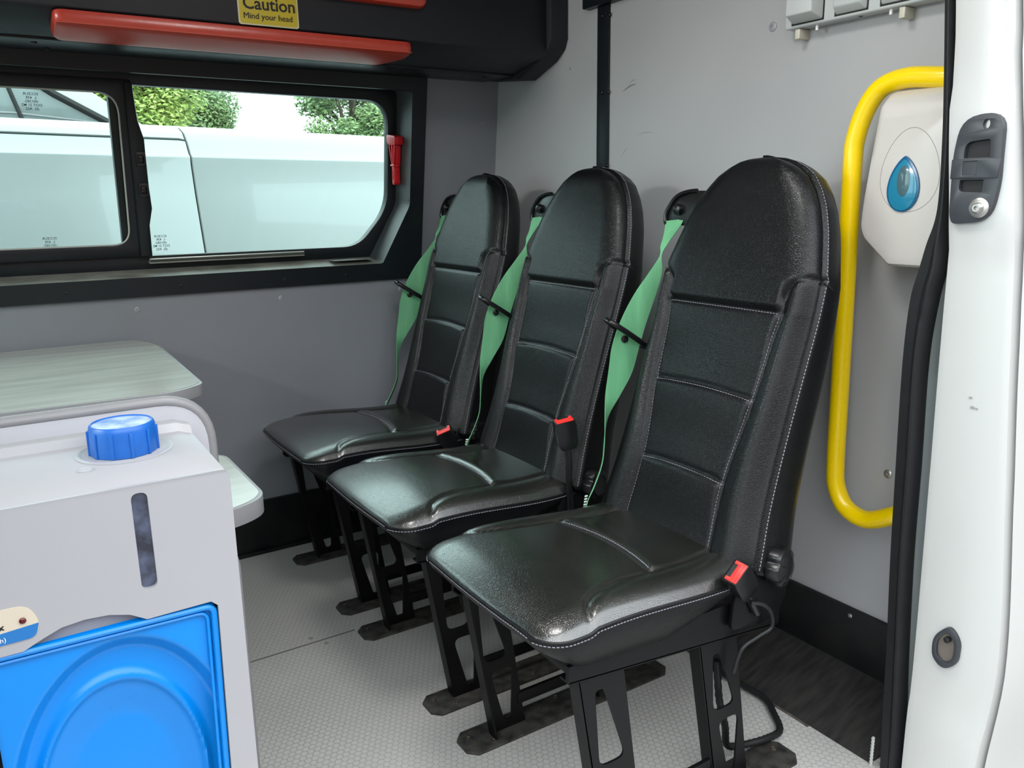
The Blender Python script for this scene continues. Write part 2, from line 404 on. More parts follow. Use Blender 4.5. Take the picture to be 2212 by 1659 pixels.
# dirty silver sealant bead at the panel's outer end and along its floor edge
m = MB(); pts = []
random.seed(3)
for i in range(40):
    t = i/39; pts.append((1.278-0.004+random.uniform(-.0012, .0012), .90+1.45*t, 0.001))
m.tube(pts, 0.003, 6)
m.build('sealant_bead', mat('dirty_sealant', (0.12, 0.10, 0.08), 0.8, noise=0.6, nscale=60, ncol=(0.03,0.028,0.025)), rp)
m = MB(); pts = [(1.278-0.002, .764+random.uniform(-.002, .002), 0.004*i) for i in range(15)]
m.tube([(1.275, .762-0.0015*(i % 2), -0.0+0.0035*i) for i in range(18)], 0.003, 5)
m.build('serrated_edging', 'white', rp)

# unseen rear wall, windows added for light; door-side wall with its big opening
rw = S(MB().poly([(.58,-.03),(2.45,-.03),(2.45,1.87),(.58,1.87)], [rrect(.70, .70, 1.46, 1.62, .05, 4), rrect(1.56, .70, 2.27, 1.62, .05, 4)], YZ(WL-.04), 0, .04).build('wall_rear', 'wall'), 'grey rear doors with two unseen tinted windows added for light', 'wall')
for y0, y1 in ((.69, 1.47), (1.55, 2.28)):
    MB().box(WL-.025, y0, .69, WL-.021, y1, 1.63).build('pane', 'glass', rw)
wr_ = S(MB().box(WL, 0.58, -0.35, -0.32, 0.64, 2.0).build('wall_right', 'white'), 'white door-side body wall of the van', 'wall')
MB().box(-0.32, 0.58, 1.68, 1.25, 0.64, 2.0).build('header', 'white', wr_)
MB().box(-0.32, 0.52, -0.35, 1.24, 0.60, -0.03).build('sill', 'white', wr_)

# unseen lamps added on ceiling and over rear doors to brighten the load space
def fill_lamp(name, label, loc, w, h, rot, watts, spread):
    cl = empty(name, label, 'lamp', loc); cl.rotation_euler = rot
    MB().poly(rrect(-w/2-.01, -h/2-.01, w/2+.01, h/2+.01, .02, 4), [rrect(-w/2, -h/2, w/2, h/2, .015, 4)], XY(0), -.030, 0).build('fill_frame', 'edge', cl, .002)
    MB().box(-w/2-.004, -h/2-.004, -.012, w/2+.004, h/2+.004, -.002).build('diffuser', 'socket', cl)
    la = bpy.data.lights.new('fill_light', 'AREA'); la.shape = 'RECTANGLE'; la.size = w-.02; la.size_y = h-.02; la.energy = watts; la.color = (1.0, 0.98, 0.95)
    la.spread = R(spread)
    lo_ = bpy.data.objects.new('fill_light', la); COL.objects.link(lo_); lo_.parent = cl; lo_.location = (0, 0, -.014)
fill_lamp('ceiling_fill_lamp', 'unseen square fill lamp added on the ceiling above the seats', (0.62, 1.02, 1.85), .30, .30, (0, 0, 0), 7.5, 170)
fill_lamp('rear_fill_lamp', 'unseen long fill lamp added above the rear door windows', (WL+.012, 1.47, 1.735), .10, .90, (0, R(-80), 0), 13.0, 150)

# ------------------------------------------------------------------ window in the left wall
w1 = empty('window_1', 'wide black framed side window with a sliding pane', 'window', (0, 2.4, 1.1), kind='structure')
def wchild(mb, name, m_, bevel=0, parent=w1, seg=2, auto=True):
    me = mb.mesh(name, bevel, seg, auto); me.transform(Matrix.Translation((0, -2.4, -1.1)) if parent is w1 else Matrix.Identity(4))
    o = link(name, me, m_, parent); return o
IN = roundpoly([(-1.12,.854),(1.053,.854),(1.145,1.03),(1.152,1.366),(-1.12,1.372)], [0,.006,.012,.012,0], 3)
DP = roundpoly([(-1.12,.868),(1.053,.868),(1.146,1.036),(1.150,1.380),(-1.12,1.386)], [0,.012,.02,.02,0], 3)
OUT = [(-1.20,.803),(1.186,.802),(1.202,1.414),(-1.20,1.414)]
m = MB().poly(OUT, [IN], WF, -0.012, 0.002)
# tapered reveal
wfm = wchild(m, 'window_surround', 'liner')
k = len(IN)
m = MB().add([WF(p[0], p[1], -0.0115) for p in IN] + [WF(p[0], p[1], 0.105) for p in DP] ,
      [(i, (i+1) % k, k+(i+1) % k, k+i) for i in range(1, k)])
wchild(m, 'window_reveal', mat('window_lit_moulding', (0.05, 0.06, 0.06), 0.42, noise=0.2, nscale=60, bump=0.3, bscale=380))  # lighter than the surround: window light on the grain put into the colour
i0 = 1
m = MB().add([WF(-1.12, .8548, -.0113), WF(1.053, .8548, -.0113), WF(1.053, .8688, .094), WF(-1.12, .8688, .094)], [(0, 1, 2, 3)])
wchild(m, 'sill', mat('window_lit_sill', (0.30, 0.305, 0.26), 0.55, noise=0.45, nscale=14, bump=0.4, bscale=380))  # window light glancing off the black sill is put into its colour
for x in (-0.1, 0.17, 0.45, 0.74, 0.93, 1.15):
    o = MB().lathe((x, yW(.825)-.012, .825), (0, -1, 0), [(.005,0),(.0045,.0015),(.002,.002),(.0015,.0008),(.0002,.0008)], 12)
    wchild(o, 'surround_screw', 'liner')
# deep glazing frame with two openings (left opening carries the sliding sash)
pane_r = roundpoly([(0.385,.905),(1.017,.904),(1.118,1.021),(1.121,1.346),(0.385,1.353)], [0,.05,.06,.075,0], 7)
m = MB().poly([(-1.14,.855),(1.062,.855),(1.162,1.036),(1.165,1.395),(-1.14,1.395)], [pane_r, [(-1.05,.905),(0.33,.905),(0.33,1.36),(-1.05,1.36)]], WF, 0.095, 0.125)
wchild(m, 'glazing_frame', 'liner', 0.002)
m = MB().poly([(0.37,.89),(1.14,.89),(1.14,1.37),(0.37,1.37)], [], WF, 0.114, 0.118)
g1 = wchild(m, 'pane', 'glass')
# sliding sash
sash = roundpoly([(-0.70,.938),(0.348,.938),(0.352,1.330),(-0.70,1.336)], [0.04,.045,.055,.04], 7)
m = MB().poly([(-0.80,.905),(0.385,.905),(0.385,1.362),(-0.80,1.362)], [sash], WF, 0.080, 0.104)
sf = wchild(m, 'sash_frame', 'liner', 0.002)
def bead(pts, off, r):
    return MB().tube([WF(p[0], p[1], off) for p in pts], r, 6, closed=True)
wchild(bead(sash, 0.084, 0.0035), 'glazing_bead', 'bead')
m = MB().poly([(-0.79,.91),(0.37,.91),(0.37,1.352),(-0.79,1.352)], [], WF, 0.094, 0.097)
g2 = wchild(m, 'pane', 'glass')
# the sash's pull handle: a bowed vertical bar with two finger latches
prof = [(0.368,.905),(0.398,.905),(0.398,.99),(0.408,1.035),(0.405,1.09),(0.404,1.17),(0.404,1.215),(0.392,1.262),(0.386,1.355),(0.368,1.355)]
hb = wchild(MB().poly(prof, [], WF, 0.066, 0.094), 'pull_bar', 'liner', 0.003)
for z in (1.163, 1.083):
    m = MB().poly(rrect(0.378, z-.017, 0.402, z+.017, .004, 3), [rrect(0.382, z-.012, 0.398, z+.010, .005, 3)], WF, 0.058, 0.068)
    m.poly(rrect(0.383, z-.006, 0.397, z+.008, .004, 3), [], WF, 0.062, 0.068)
    wchild(m, 'finger_latch', 'plastic', 0.001)
m = MB().box(0.39, yW(.9)+.070, .885, 0.83, yW(.9)+.098, .8925)
m.box(0.39, yW(.9)+.070, .8925, 0.83, yW(.9)+.076, .899)
wchild(m, 'bottom_channel', 'alu', 0.001)
m = MB().box(0.90, yW(.86)+0.005, .8675, 1.03, yW(.86)+.06, .8685)
wchild(m, 'faded_sticker', mat('faded_sticker', (0.10, 0.10, 0.09), 0.5))
# etched glass marks (mirrored from inside)
def etch(x, z, off):
    c = (x, yW(z)+off-2.4, z-1.1)
    o = text_mesh('glass_marking', 'ECCEUR\nL  43R\n-001582-\nDOT 21 M2\n(E)  AS2', 0.009, mat('etch', (0.07, 0.10, 0.10), .8), w1, c, (-1, 0, 0), (0, 0.11, 1), 0.0001, 0.00005, 'CENTER')
    return o
etch(0.155, 0.960, 0.092); etch(0.43, 0.955, 0.112); etch(0.155, 1.315, 0.092)

# ------------------------------------------------------------------ overhead locker
lk = empty('overhead_locker', 'long black lined overhead locker above the side window', 'locker', (0, 2.2, 1.41))
def PL(a, b, t): return (t, a-2.2, b-1.41)
prof = [(1.98,1.848),(1.98,1.440),(1.990,1.433),(2.13,1.405),(2.326,1.412),(2.285,1.848)]
MB().poly(prof, [], PL, WL+0.01, 1.405).build('locker_body', 'locker', lk, 0.002)
profe = [(1.959,1.848),(1.959,1.480),(1.972,1.452),(2.01,1.426),(2.12,1.388),(2.324,1.408),(2.285,1.848)]
MB().poly(profe, [], PL, 1.40, XW-0.001).build('end_flange', 'locker', lk, 0.004)
MB().poly([(2.145,1.4085),(2.145,1.400),(2.322,1.404),(2.322,1.413)], [], PL, WL+0.01, 1.399).build('mounting_strip', 'liner', lk, 0.001)
for x, y in ((0.16, 2.19), (0.19, 2.27), (1.33, 2.20), (-0.3, 2.2)):
    screw(lk, (x, y-2.2, 1.4015-1.41), (0, 0, -1), 0.007, 'plastic', 'bolt', 0.004)
# padded red bumpers
def pad_mesh(L, Wd, T, r=0.022, cut=0.05):
    # outline in (x, v) with v along width; T thick
    out = roundpoly([(0,0),(L,0),(L,Wd*0.45),(L-cut,Wd),(0.012,Wd),(0,Wd*.8)], [r,r,r*.6,r*.6,r*.5,r*.5], 5)
    b = MB(); k = len(out); cx = L/2; cy = Wd/2
    rings = []
    def ins(p, d):
        return (p[0] + (d if p[0] < cx else -d)*min(1, abs(p[0]-cx)/ (L/2)*1.0), p[1] + (d if p[1] < cy else -d)*min(1, abs(p[1]-cy)/(Wd/2)))
    for d, z in ((0.0,0),(-0.001,T*.3),(0.0,T*.7),(0.003,T*.92),(0.009,T),(0.02,T+.002)):
        rings.append([(*ins(p, d), z) for p in out])
    vs = [v for rg in rings for v in rg]
    fs = [(i*k+j, i*k+(j+1) % k, (i+1)*k+(j+1) % k, (i+1)*k+j) for i in range(len(rings)-1) for j in range(k)]
    fs += [tuple(range(k))[::-1], tuple((len(rings)-1)*k+j for j in range(k))]
    b.add(vs, fs); return b
n1 = Vector((0, -0.188, -0.982)).normalized()      # outward normal of the chamfer
v1 = Vector((0, 0.982, -0.188)).normalized()
P1 = empty('bumper_pad', 'long red padded head bumper under the locker edge, below the caution sign', 'bumper', (0.185, 1.976, 1.434), 'red head bumpers')
me = pad_mesh(0.80, 0.112, 0.026).mesh('pad', 0)
mt = Matrix((Vector((1, 0, 0)), v1, n1)).transposed().to_4x4(); me.transform(mt)
link('pad', me, 'pad', P1)
sp = MB(); ph = [(0.012,0.0,0.0265),(0.02,0.0,0.0265)]
ph = [(0.004+0.792*i/80, 0.003, 0.0245) for i in range(81)]
sp.tube(ph, 0.0009, 5); sp.tube([(0.004, 0.003+0.085*i/10, 0.0245) for i in range(11)], 0.0009, 5)
me = sp.mesh('piping'); me.transform(mt); link('piping', me, mat('red_piping', (0.62, 0.10, 0.05), 0.35), P1)
P2 = empty('bumper_pad', 'red padded bumper on the locker face, cut off by the top of the picture', 'bumper', (0.22, 1.98, 1.514), 'red head bumpers')
me = pad_mesh(0.80, 0.112, 0.026, cut=0.01).mesh('pad', 0)
mt2 = Matrix((Vector((1, 0, 0)), Vector((0, 0, 1)), Vector((0, -1, 0)))).transposed().to_4x4(); me.transform(mt2)
link('pad', me, 'pad', P2)
# caution sign
sg = empty('caution_sign', 'yellow sign reading Caution Mind your head on the locker face', 'sign', (0.555, 1.978, 1.4385))
sgr = bpy.data.objects.new('face_plate', MB().poly(rrect(0, 0, 0.138, 0.0725, .006, 4), [], lambda a, b, t: (a, t, b), -0.0012, 0.0015).mesh('face_plate'))
COL.objects.link(sgr); sgr.data.materials.append(M['signw']); sgr.parent = sg
MB().poly(rrect(.003, .003, 0.135, 0.0695, .005, 4), [], lambda a, b, t: (a, t, b), -0.0016, -0.001).build('yellow_field', 'sign', sg)
text_mesh('lettering', 'Caution', 0.0375, 'ink', sg, (0.0105, -0.0018, 0.034), (1, 0, 0), (0, 0, 1), 0.0006)
for k_ in (0, 1, 2):
    t_ = text_mesh('lettering', 'Mind your head', 0.0178, 'ink', sg, (0.0102+.0002*k_, -0.0018-.00005*k_, 0.0135), (1, 0, 0), (0, 0, 1), 0)
    if k_ == 0: low = t_
    else:
        bm_ = bmesh.new(); bm_.from_mesh(low.data); bm_.from_mesh(t_.data); bm_.to_mesh(low.data); bm_.free()
        bpy.data.objects.remove(t_)
sg.rotation_euler = (0, R(-0.3), 0)

# ------------------------------------------------------------------ bulkhead strip and upper board
st = empty('cover_strip', 'black vertical cover strip on the bulkhead between first and second seats from the window wall', 'strip', (XW, 1.80, 1.1))
MB().box(-0.005, -0.025, -0.20, 0, 0.025, 0.44).build('strip', 'liner', st, 0.0015)
for y, z in ((1.807,1.130),(1.777,1.129),(1.802,1.320),(1.775,1.318),(1.803,1.511),(1.773,1.509)):
    MB().lathe((-0.005, y-1.80, z-1.1), (-1, 0, 0), [(.0055,0),(.0052,.002),(.0035,.004),(.0022,.0045),(.0018,.002),(.0002,.002)], 14).build('bolt', 'plastic', st)
ub = empty('upper_board', 'black board above the strip at the top of the bulkhead', 'board', (XW, 1.7, 1.536))
MB().poly(rrect(-0.26, 0, 0.168, 0.30, .004, 2), [], lambda a, b, t: (t, a, b), -0.022, 0).build('board', 'liner', ub, 0.002)
MB().box(-0.0235, -0.125, 0.006, -0.022, -0.05, 0.05).build('yellow_sticker', 'sign', ub)

# ------------------------------------------------------------------ seats
BT = (0.3047, 0.9524)      # along the back, (x, z)
BN = (0.9524, -0.3047)     # backwards through the back
BO = (1.010, 0.430)
def BP(u, s, t):           # back coordinates -> seat coordinates (seat at y = 0)
    return (BO[0] + BT[0]*s + BN[0]*t, u, BO[1] + BT[1]*s + BN[1]*t)
WS = [0, .10, .20, .33, .44, .50, .545, .59, .63, .66, .685, .70, .711, .717, .7192, .720]
WV = [.202, .192, .188, .187, .187, .183, .172, .159, .143, .125, .104, .082, .058, .036, .018, .009]
def Wb(s): return sinterp(s, WS, WV)
def UI(s): return sinterp(s, [0, .131, .286, .40, .455, .50], [.113, .107, .124, .132, .145, .186])
def FD(u, s):
    w = Wb(s); x = abs(u)
    ui = min(UI(min(s, .44)), w)
    if x < ui:
        lo = -0.003*(1-(x/ui)**2)
    else:
        r = (x-ui)/max(.001, w-ui)
        lo = -0.014*math.sin(PI*min(1, r*0.95)) + 0.018*ss(r, .35, 1.0)
    e = max(0, min(1, min(w-x, .724-s)/0.055))
    hi = 0.016 - 0.030*math.sqrt(max(0, 1-(1-e)**2))
    # seam between headrest and lower panels: straight, then arching out to the edge
    q = max(0, min(1, (x-0.130)/0.052))
    line = 0.44 + 0.064*math.sqrt(1-(1-q)**2)
    slope = 0 if q <= 0 or q >= 1 else min(4, 0.064/0.052*(1-q)/max(.05, math.sqrt(1-(1-q)**2)))
    dn = (s-line)/math.sqrt(1+slope*slope)
    k = ss(dn, -0.010, 0.012)
    t = lo*(1-k) + hi*k
    def g(d, w_, dep): return dep*math.exp(-(d/w_)**2)
    t += g(dn, .0045, .0055)
    if s < .44: t += g(x-ui, .0042, .0045)
    if x < ui:
        fade = ss(ui-x, 0, .012)
        for sl in (.286, .131):
            bow = sl - 0.004 + 0.006*(1-(x/ui)**2)
            t += g(s-bow, .0035, .0035)*fade
            t += -0.0055*ss(s, bow-.11, bow-.008)*(1-ss(s, bow-.008, bow-.001))*fade
        t += -0.0055*ss(s, .33, .432)*(1-ss(s, .432, .439))*fade
    return t
def back_mesh():
    NU, NS = 112, 180
    ss_ = []
    for i in range(NS+1):
        q = i/NS
        ss_.append(0.72*(1-(1-q)**1.35) if q < 1 else .72)
    b = MB(); idx = {}
    vs = []
    for i, s in enumerate(ss_):
        w = Wb(s)
        for j in range(NU+1):
            a = -1+2*j/NU; u = a*w
            idx[i, j] = len(vs); vs.append(BP(u, s, FD(u, s)))
    fs = [(idx[i,j], idx[i,j+1], idx[i+1,j+1], idx[i+1,j]) for i in range(NS) for j in range(NU)]
    loop = [(i, 0) for i in range(NS+1)] + [(NS, j) for j in range(1, NU+1)] + [(i, NU) for i in range(NS-1, -1, -1)] + [(0, j) for j in range(NU-1, 0, -1)]
    def P2(i, j):
        s = ss_[i]; w = Wb(s); return Vector(((-1+2*j/NU)*w, s))
    n = len(loop); L2 = [P2(*p) for p in loop]; nrm = []
    for k in range(n):
        d = (L2[(k+1) % n] - L2[k-1]); d = d.normalized() if d.length > 0 else Vector((0, 1))
        nv = Vector((-d.y, d.x)); nrm.append(nv)
    # ensure outward
    c = Vector((0, .36))
    for k in range(n):
        if nrm[k].dot(L2[k]-c) < 0: nrm[k] = -nrm[k]
    prev = [idx[p] for p in loop]
    def TH(s): return sinterp(s, [0, .12, .25, .38, .50, .60, .72], [.118, .108, .100, .094, .078, .074, .070])
    for off, ft in ((.0012, .0), (.0052, .05), (.0075, .2), (.009, .45), (.0075, .72), (.001, .9), (-.010, .985), (-.03, 1.0)):
        cur = []
        for k in range(n):
            i, j = loop[k]; s = ss_[i]
            t0 = FD((-1+2*j/NU)*Wb(s), s)
            if off == .0012: t = t0 + .0042
            else: t = t0 + (TH(s)-t0)*ft
            p = L2[k] + nrm[k]*(off if off != .0012 else -.0004)
            if off < 0: p = L2[k] + (c-L2[k])*(-off)*2.2
            if s < .02 and i == 0: p.y = max(p.y, -0.004)
            cur.append(len(vs)); vs.append(BP(p.x, p.y, t))
        fs += [(prev[k], prev[(k+1) % n], cur[(k+1) % n], cur[k]) for k in range(n)]
        prev = cur
    ci = len(vs); vs.append(BP(0, .36, .102))
    fs += [(prev[k], prev[(k+1) % n], ci) for k in range(n)]
    b.add(vs, fs); me = b.mesh('backrest', auto=False)
    for p in me.polygons: p.use_smooth = True
    return me
def dashes(b, pts, nrm, L=0.0042, gap=0.0022, w=0.0006):
    # pts polyline of Vectors; nrm function or vector; tiny raised dashes
    d = 0; acc = 0
    for i in range(len(pts)-1):
        p, q = pts[i], pts[i+1]; seg = (q-p).length
        if seg < 1e-6: continue
        pos = -acc
        dr = (q-p)/seg
        while True:
            st_ = pos
            if st_ > seg: break
            if st_ >= 0:
                e_ = min(st_+L, seg+L)
                c = p + dr*((st_+e_)/2); nn = nrm(i) if callable(nrm) else nrm
                b.obox(c + nn*w*.5, dr*(e_-st_)/2, dr.cross(nn).normalized()*w, nn*w)
            pos += L+gap
        acc = seg - (pos - (L+gap)) if False else (L+gap) - (pos - seg)
        acc = max(0, acc)
        acc = (L+gap) - (pos-seg); acc = acc % (L+gap)
def back_seams():
    b = MB(); N = Vector((-BN[0], 0, -BN[1]))
    # outer seam, both sides and over the top, set just behind the edge
    def edge(side):
        out = []
        for i in range(91):
            s = 0.005 + .715*(1-(1-i/90)**1.4)
            w = Wb(s)
            ds = 0.002; dw = (Wb(min(.72, s+ds))-Wb(max(0, s-ds)))/(2*ds)
            nv = Vector((1, -dw)).normalized()
            t = FD(w, s)
            p = Vector((w, s)) + nv*0.0062
            out.append((Vector(BP(side*p.x, p.y, t+.0075)), Vector(BP(side*nv.x, nv.y, 0)) - Vector(BP(0, 0, 0))))
        return out
    for side in (-1, 1):
        e = edge(side); pts = [p for p, _ in e]; ns = [n.normalized() for _, n in e]
        dashes(b, pts, lambda i: ns[i])
        # inner seams
        pts = [Vector(BP(side*(min(UI(s), Wb(s))-0.0045), s, FD(side*(min(UI(s), Wb(s))-0.0045), s))) for s in [i*.43/60 for i in range(61)]]
        dashes(b, pts, N, w=.0004)
    for sl in (.286, .131):
        pts = []
        for i in range(41):
            u = (-1+i/20)*(UI(sl)-.003); bow = sl-.004+.006*(1-(u/UI(sl))**2)
            pts.append(Vector(BP(u, bow-.0035, FD(u, bow-.0035))))
        dashes(b, pts, N, w=.0005)
    pts = [Vector(BP(-.128+.256*i/40, .4435-.0065, FD(-.128+.256*i/40, .437))) for i in range(41)]
    dashes(b, pts, N, w=.0005)
    return b.mesh('stitching', auto=False)
# cushion -------------------------------------------------------------
CX0, CX1, CZ = 0.603, 1.045, 0.424
def CW(x):   # half width at x, rounded front corners
    w = interp(x, [CX0, .70, 1.0, 1.05], [.203, .202, .196, .190])
    r = .045; d = x-CX0
    if d < r: w -= r - math.sqrt(max(0, r*r-(r-d)**2))
    return w
def CIn(x): return sinterp(x, [.675, .70, .735, .80, .90, 1.05], [.198, .163, .145, .134, .128, .116])
def CH(u, x):
    w = CW(x); a = abs(u)
    e = max(0, min(1, (w-a)/.05)); f = max(0, min(1, (x-CX0+.001)/.14))
    h = (0.024*math.sqrt(1-(1-e)**2) + .010*(1-(a/w)**2))*math.sqrt(max(0, 1-(1-f)**2))
    h += 0.004*ss(x, .66, .62)*0
    h -= 0.016*ss(x, .72, .98)                     # dips towards the backrest
    ui = CIn(x)
    if x > .672: 
        h += 0.006*ss(a-ui, 0, .03)
        h -= 0.0045*math.exp(-((a-ui)/.0045)**2)*ss(x, .672, .69)
    if a < ui:
        xl = .858 + .018*(1-(u/.13)**2)
        h -= 0.004*math.exp(-((x-xl)/.006)**2)
        h += 0.004*(ss(x, xl, xl+.01)*(1-ss(x, xl+.01, xl+.06)))
    return CZ + h
def cushion_mesh():
    NX, NU = 90, 72; vs = []; idx = {}
    xs = [CX0 + (CX1-CX0)*((i/NX)**1.35) for i in range(NX+1)]
    for i, x in enumerate(xs):
        w = CW(x) if i else CW(CX0+.0004)
        for j in range(NU+1):
            u = (-1+2*j/NU)*w
            bow = -0.010*(1-(u/.2)**2)*max(0, 1-(x-CX0)/.12)
            idx[i, j] = len(vs); vs.append((x+bow, u, CH(u, x)))
    fs = [(idx[i,j], idx[i,j+1], idx[i+1,j+1], idx[i+1,j]) for i in range(NX) for j in range(NU)]
    loop = [(i, 0) for i in range(NX+1)] + [(NX, j) for j in range(1, NU+1)] + [(i, NU) for i in range(NX-1, -1, -1)] + [(0, j) for j in range(NU-1, 0, -1)]
    n = len(loop); prev = [idx[p] for p in loop]; base = [Vector(vs[i]) for i in prev]; nr = []
    cen = Vector((.82, 0, 0))
    for k in range(n):
        d = base[(k+1) % n]-base[k-1]; v = Vector((d.y, -d.x, 0)).normalized()
        if v.dot(Vector((base[k].x-.82, base[k].y, 0))) < 0: v = -v
        nr.append(v)
    def zb(x): return interp(x, [.60, .68, .85, .98, 1.05], [.366, .352, .340, .375, .398])
    for off, f in ((.002, 0.0), (.003, .06), (.003, .3), (-.002, .6), (-.010, .85), (-.022, .97), (-.05, 1.0)):
        cur = []
        for k in range(n):
            p = base[k]; z0 = p.z; z = z0 - .002 + (zb(p.x)-z0)*f
            fr = max(0, 1-(p.x-CX0)/.1)
            q = p + nr[k]*off
            cur.append(len(vs)); vs.append((q.x + 0.045*fr*f**1.5, q.y*(1-0.03*f), z))
        fs += [(prev[k], prev[(k+1) % n], cur[(k+1) % n], cur[k]) for k in range(n)]
        prev = cur
    ci = len(vs); vs.append((.82, 0, .345))
    fs += [(prev[k], prev[(k+1) % n], ci) for k in range(n)]
    b = MB().add(vs, fs); me = b.mesh('cushion', auto=False)
    me.materials.append(M['leather_seat']); me.materials.append(M['leather'])
    for p in me.polygons:
        p.use_smooth = True
        if p.normal.z < .30 or p.center.z < .41: p.material_index = 1
    return me
def cushion_seams():
    b = MB(); pts = []; ns = []
    for side in (-1, 1):
        pp = []
        for i in range(71):
            x = CX0+.0006+(CX1-.01-CX0)*(i/70)**1.5
            w = CW(x); u = side*w
            d = 0.001; dw = (CW(x+d)-CW(max(CX0+.0003, x-d)))/(2*d); nv = Vector((-dw, side, 0)).normalized()
            pp.append((Vector((x-0.010*(1-(u/.2)**2)*max(0, 1-(x-CX0)/.12), u, CH(u, x)-.006)) + nv*.0032, nv))
        q = [p for p, _ in pp]; nn = [n_ for _, n_ in pp]
        dashes(b, q, lambda i: nn[i], w=.0006)
        q = [Vector((x, side*(CIn(x)+.004), CH(CIn(x)+.004, x))) for x in [.69+.33*i/40 for i in range(41)]]
    q = [Vector((CX0-.0095*(1-(u/.2)**2)-.003, u, CH(u, CX0+.0004)-.006)) for u in [-.155+.31*i/40 for i in range(41)]]
    dashes(b, q, Vector((-1, 0, 0)), w=.0006)
    q = []
    for i in range(41):
        u = -.118+.236*i/40; xl = .858+.018*(1-(u/.13)**2)
        q.append(Vector((xl+.004, u, CH(u, xl+.004)+.0003)))
    dashes(b, q, Vector((0, 0, 1)), w=.0006)
    return b.mesh('stitching', auto=False)
def piping_mesh():
    b = MB(); pts = []
    for i in range(60):
        x = CX1-.01-(CX1-.01-CX0-.0006)*(1-((1-i/59)**1.6)); w = CW(x)
        pts.append(Vector((x-0.010*(1-(w/.2)**2)*max(0, 1-(x-CX0)/.12), -w-.001, CH(w, x)-.001)))
    l = pts + [Vector((CX0-.0095*(1-(u/.2)**2)-.001, u, CH(u, CX0+.0004)-.001)) for u in [-.15+.3*i/24 for i in range(25)]]
    l += [Vector((p.x, -p.y, p.z)) for p in reversed(pts)]
    return b.tube(l, 0.0022, 6).mesh('piping')
ME_back, ME_bst, ME_cush, ME_cst, ME_pip = back_mesh(), back_seams(), cushion_mesh(), cushion_seams(), piping_mesh()

def leg_mesh(x_top, z_top, y, side):
    lean = 0.055; w = .082; zt = z_top
    def P(x, z): return (x_top + lean*(1-(z/zt)) + x, z)
    out = [P(0, .006), P(w, .006), P(w+.006, zt), P(0, zt)]
    def hole(z0, z1, wb, wt, c0=.044, c1=.050):
        q = [(c0-wb, z0), (c0+wb, z0), (c1+wt, z1), (c1-wt, z1)]
        return [P(a, c) for a, c in roundpoly(q, [min(.018, wb*1.2), min(.018, wb*1.2), min(.018, wt*1.2), min(.018, wt*1.2)], 4)]
    b = MB()
    b.poly(out, [hole(.024, .142, .008, .026), hole(.166, zt-.030, .027, .009, .042, .036)], lambda a, c, t: (a, y+t, c), -.002, .002)
    # front flange
    p0 = Vector((x_top+lean, y, .006)); p1 = Vector((x_top, y, zt)); d = (p1-p0)
    b.obox((p0+p1)/2 + Vector((0, side*.011, 0)), d/2, Vector((.002, 0, 0)), Vector((0, .013, 0)))
    return b
def foot_mesh(y):
    c = .018
    o = [(.66+c, y-.038), (1.18-c, y-.038), (1.18, y-.038+c), (1.18, y+.038-c), (1.18-c, y+.038), (.66+c, y+.038), (.66, y+.038-c), (.66, y-.038+c)]
    return MB().poly(o, [], XY(0), 0.0, 0.006)
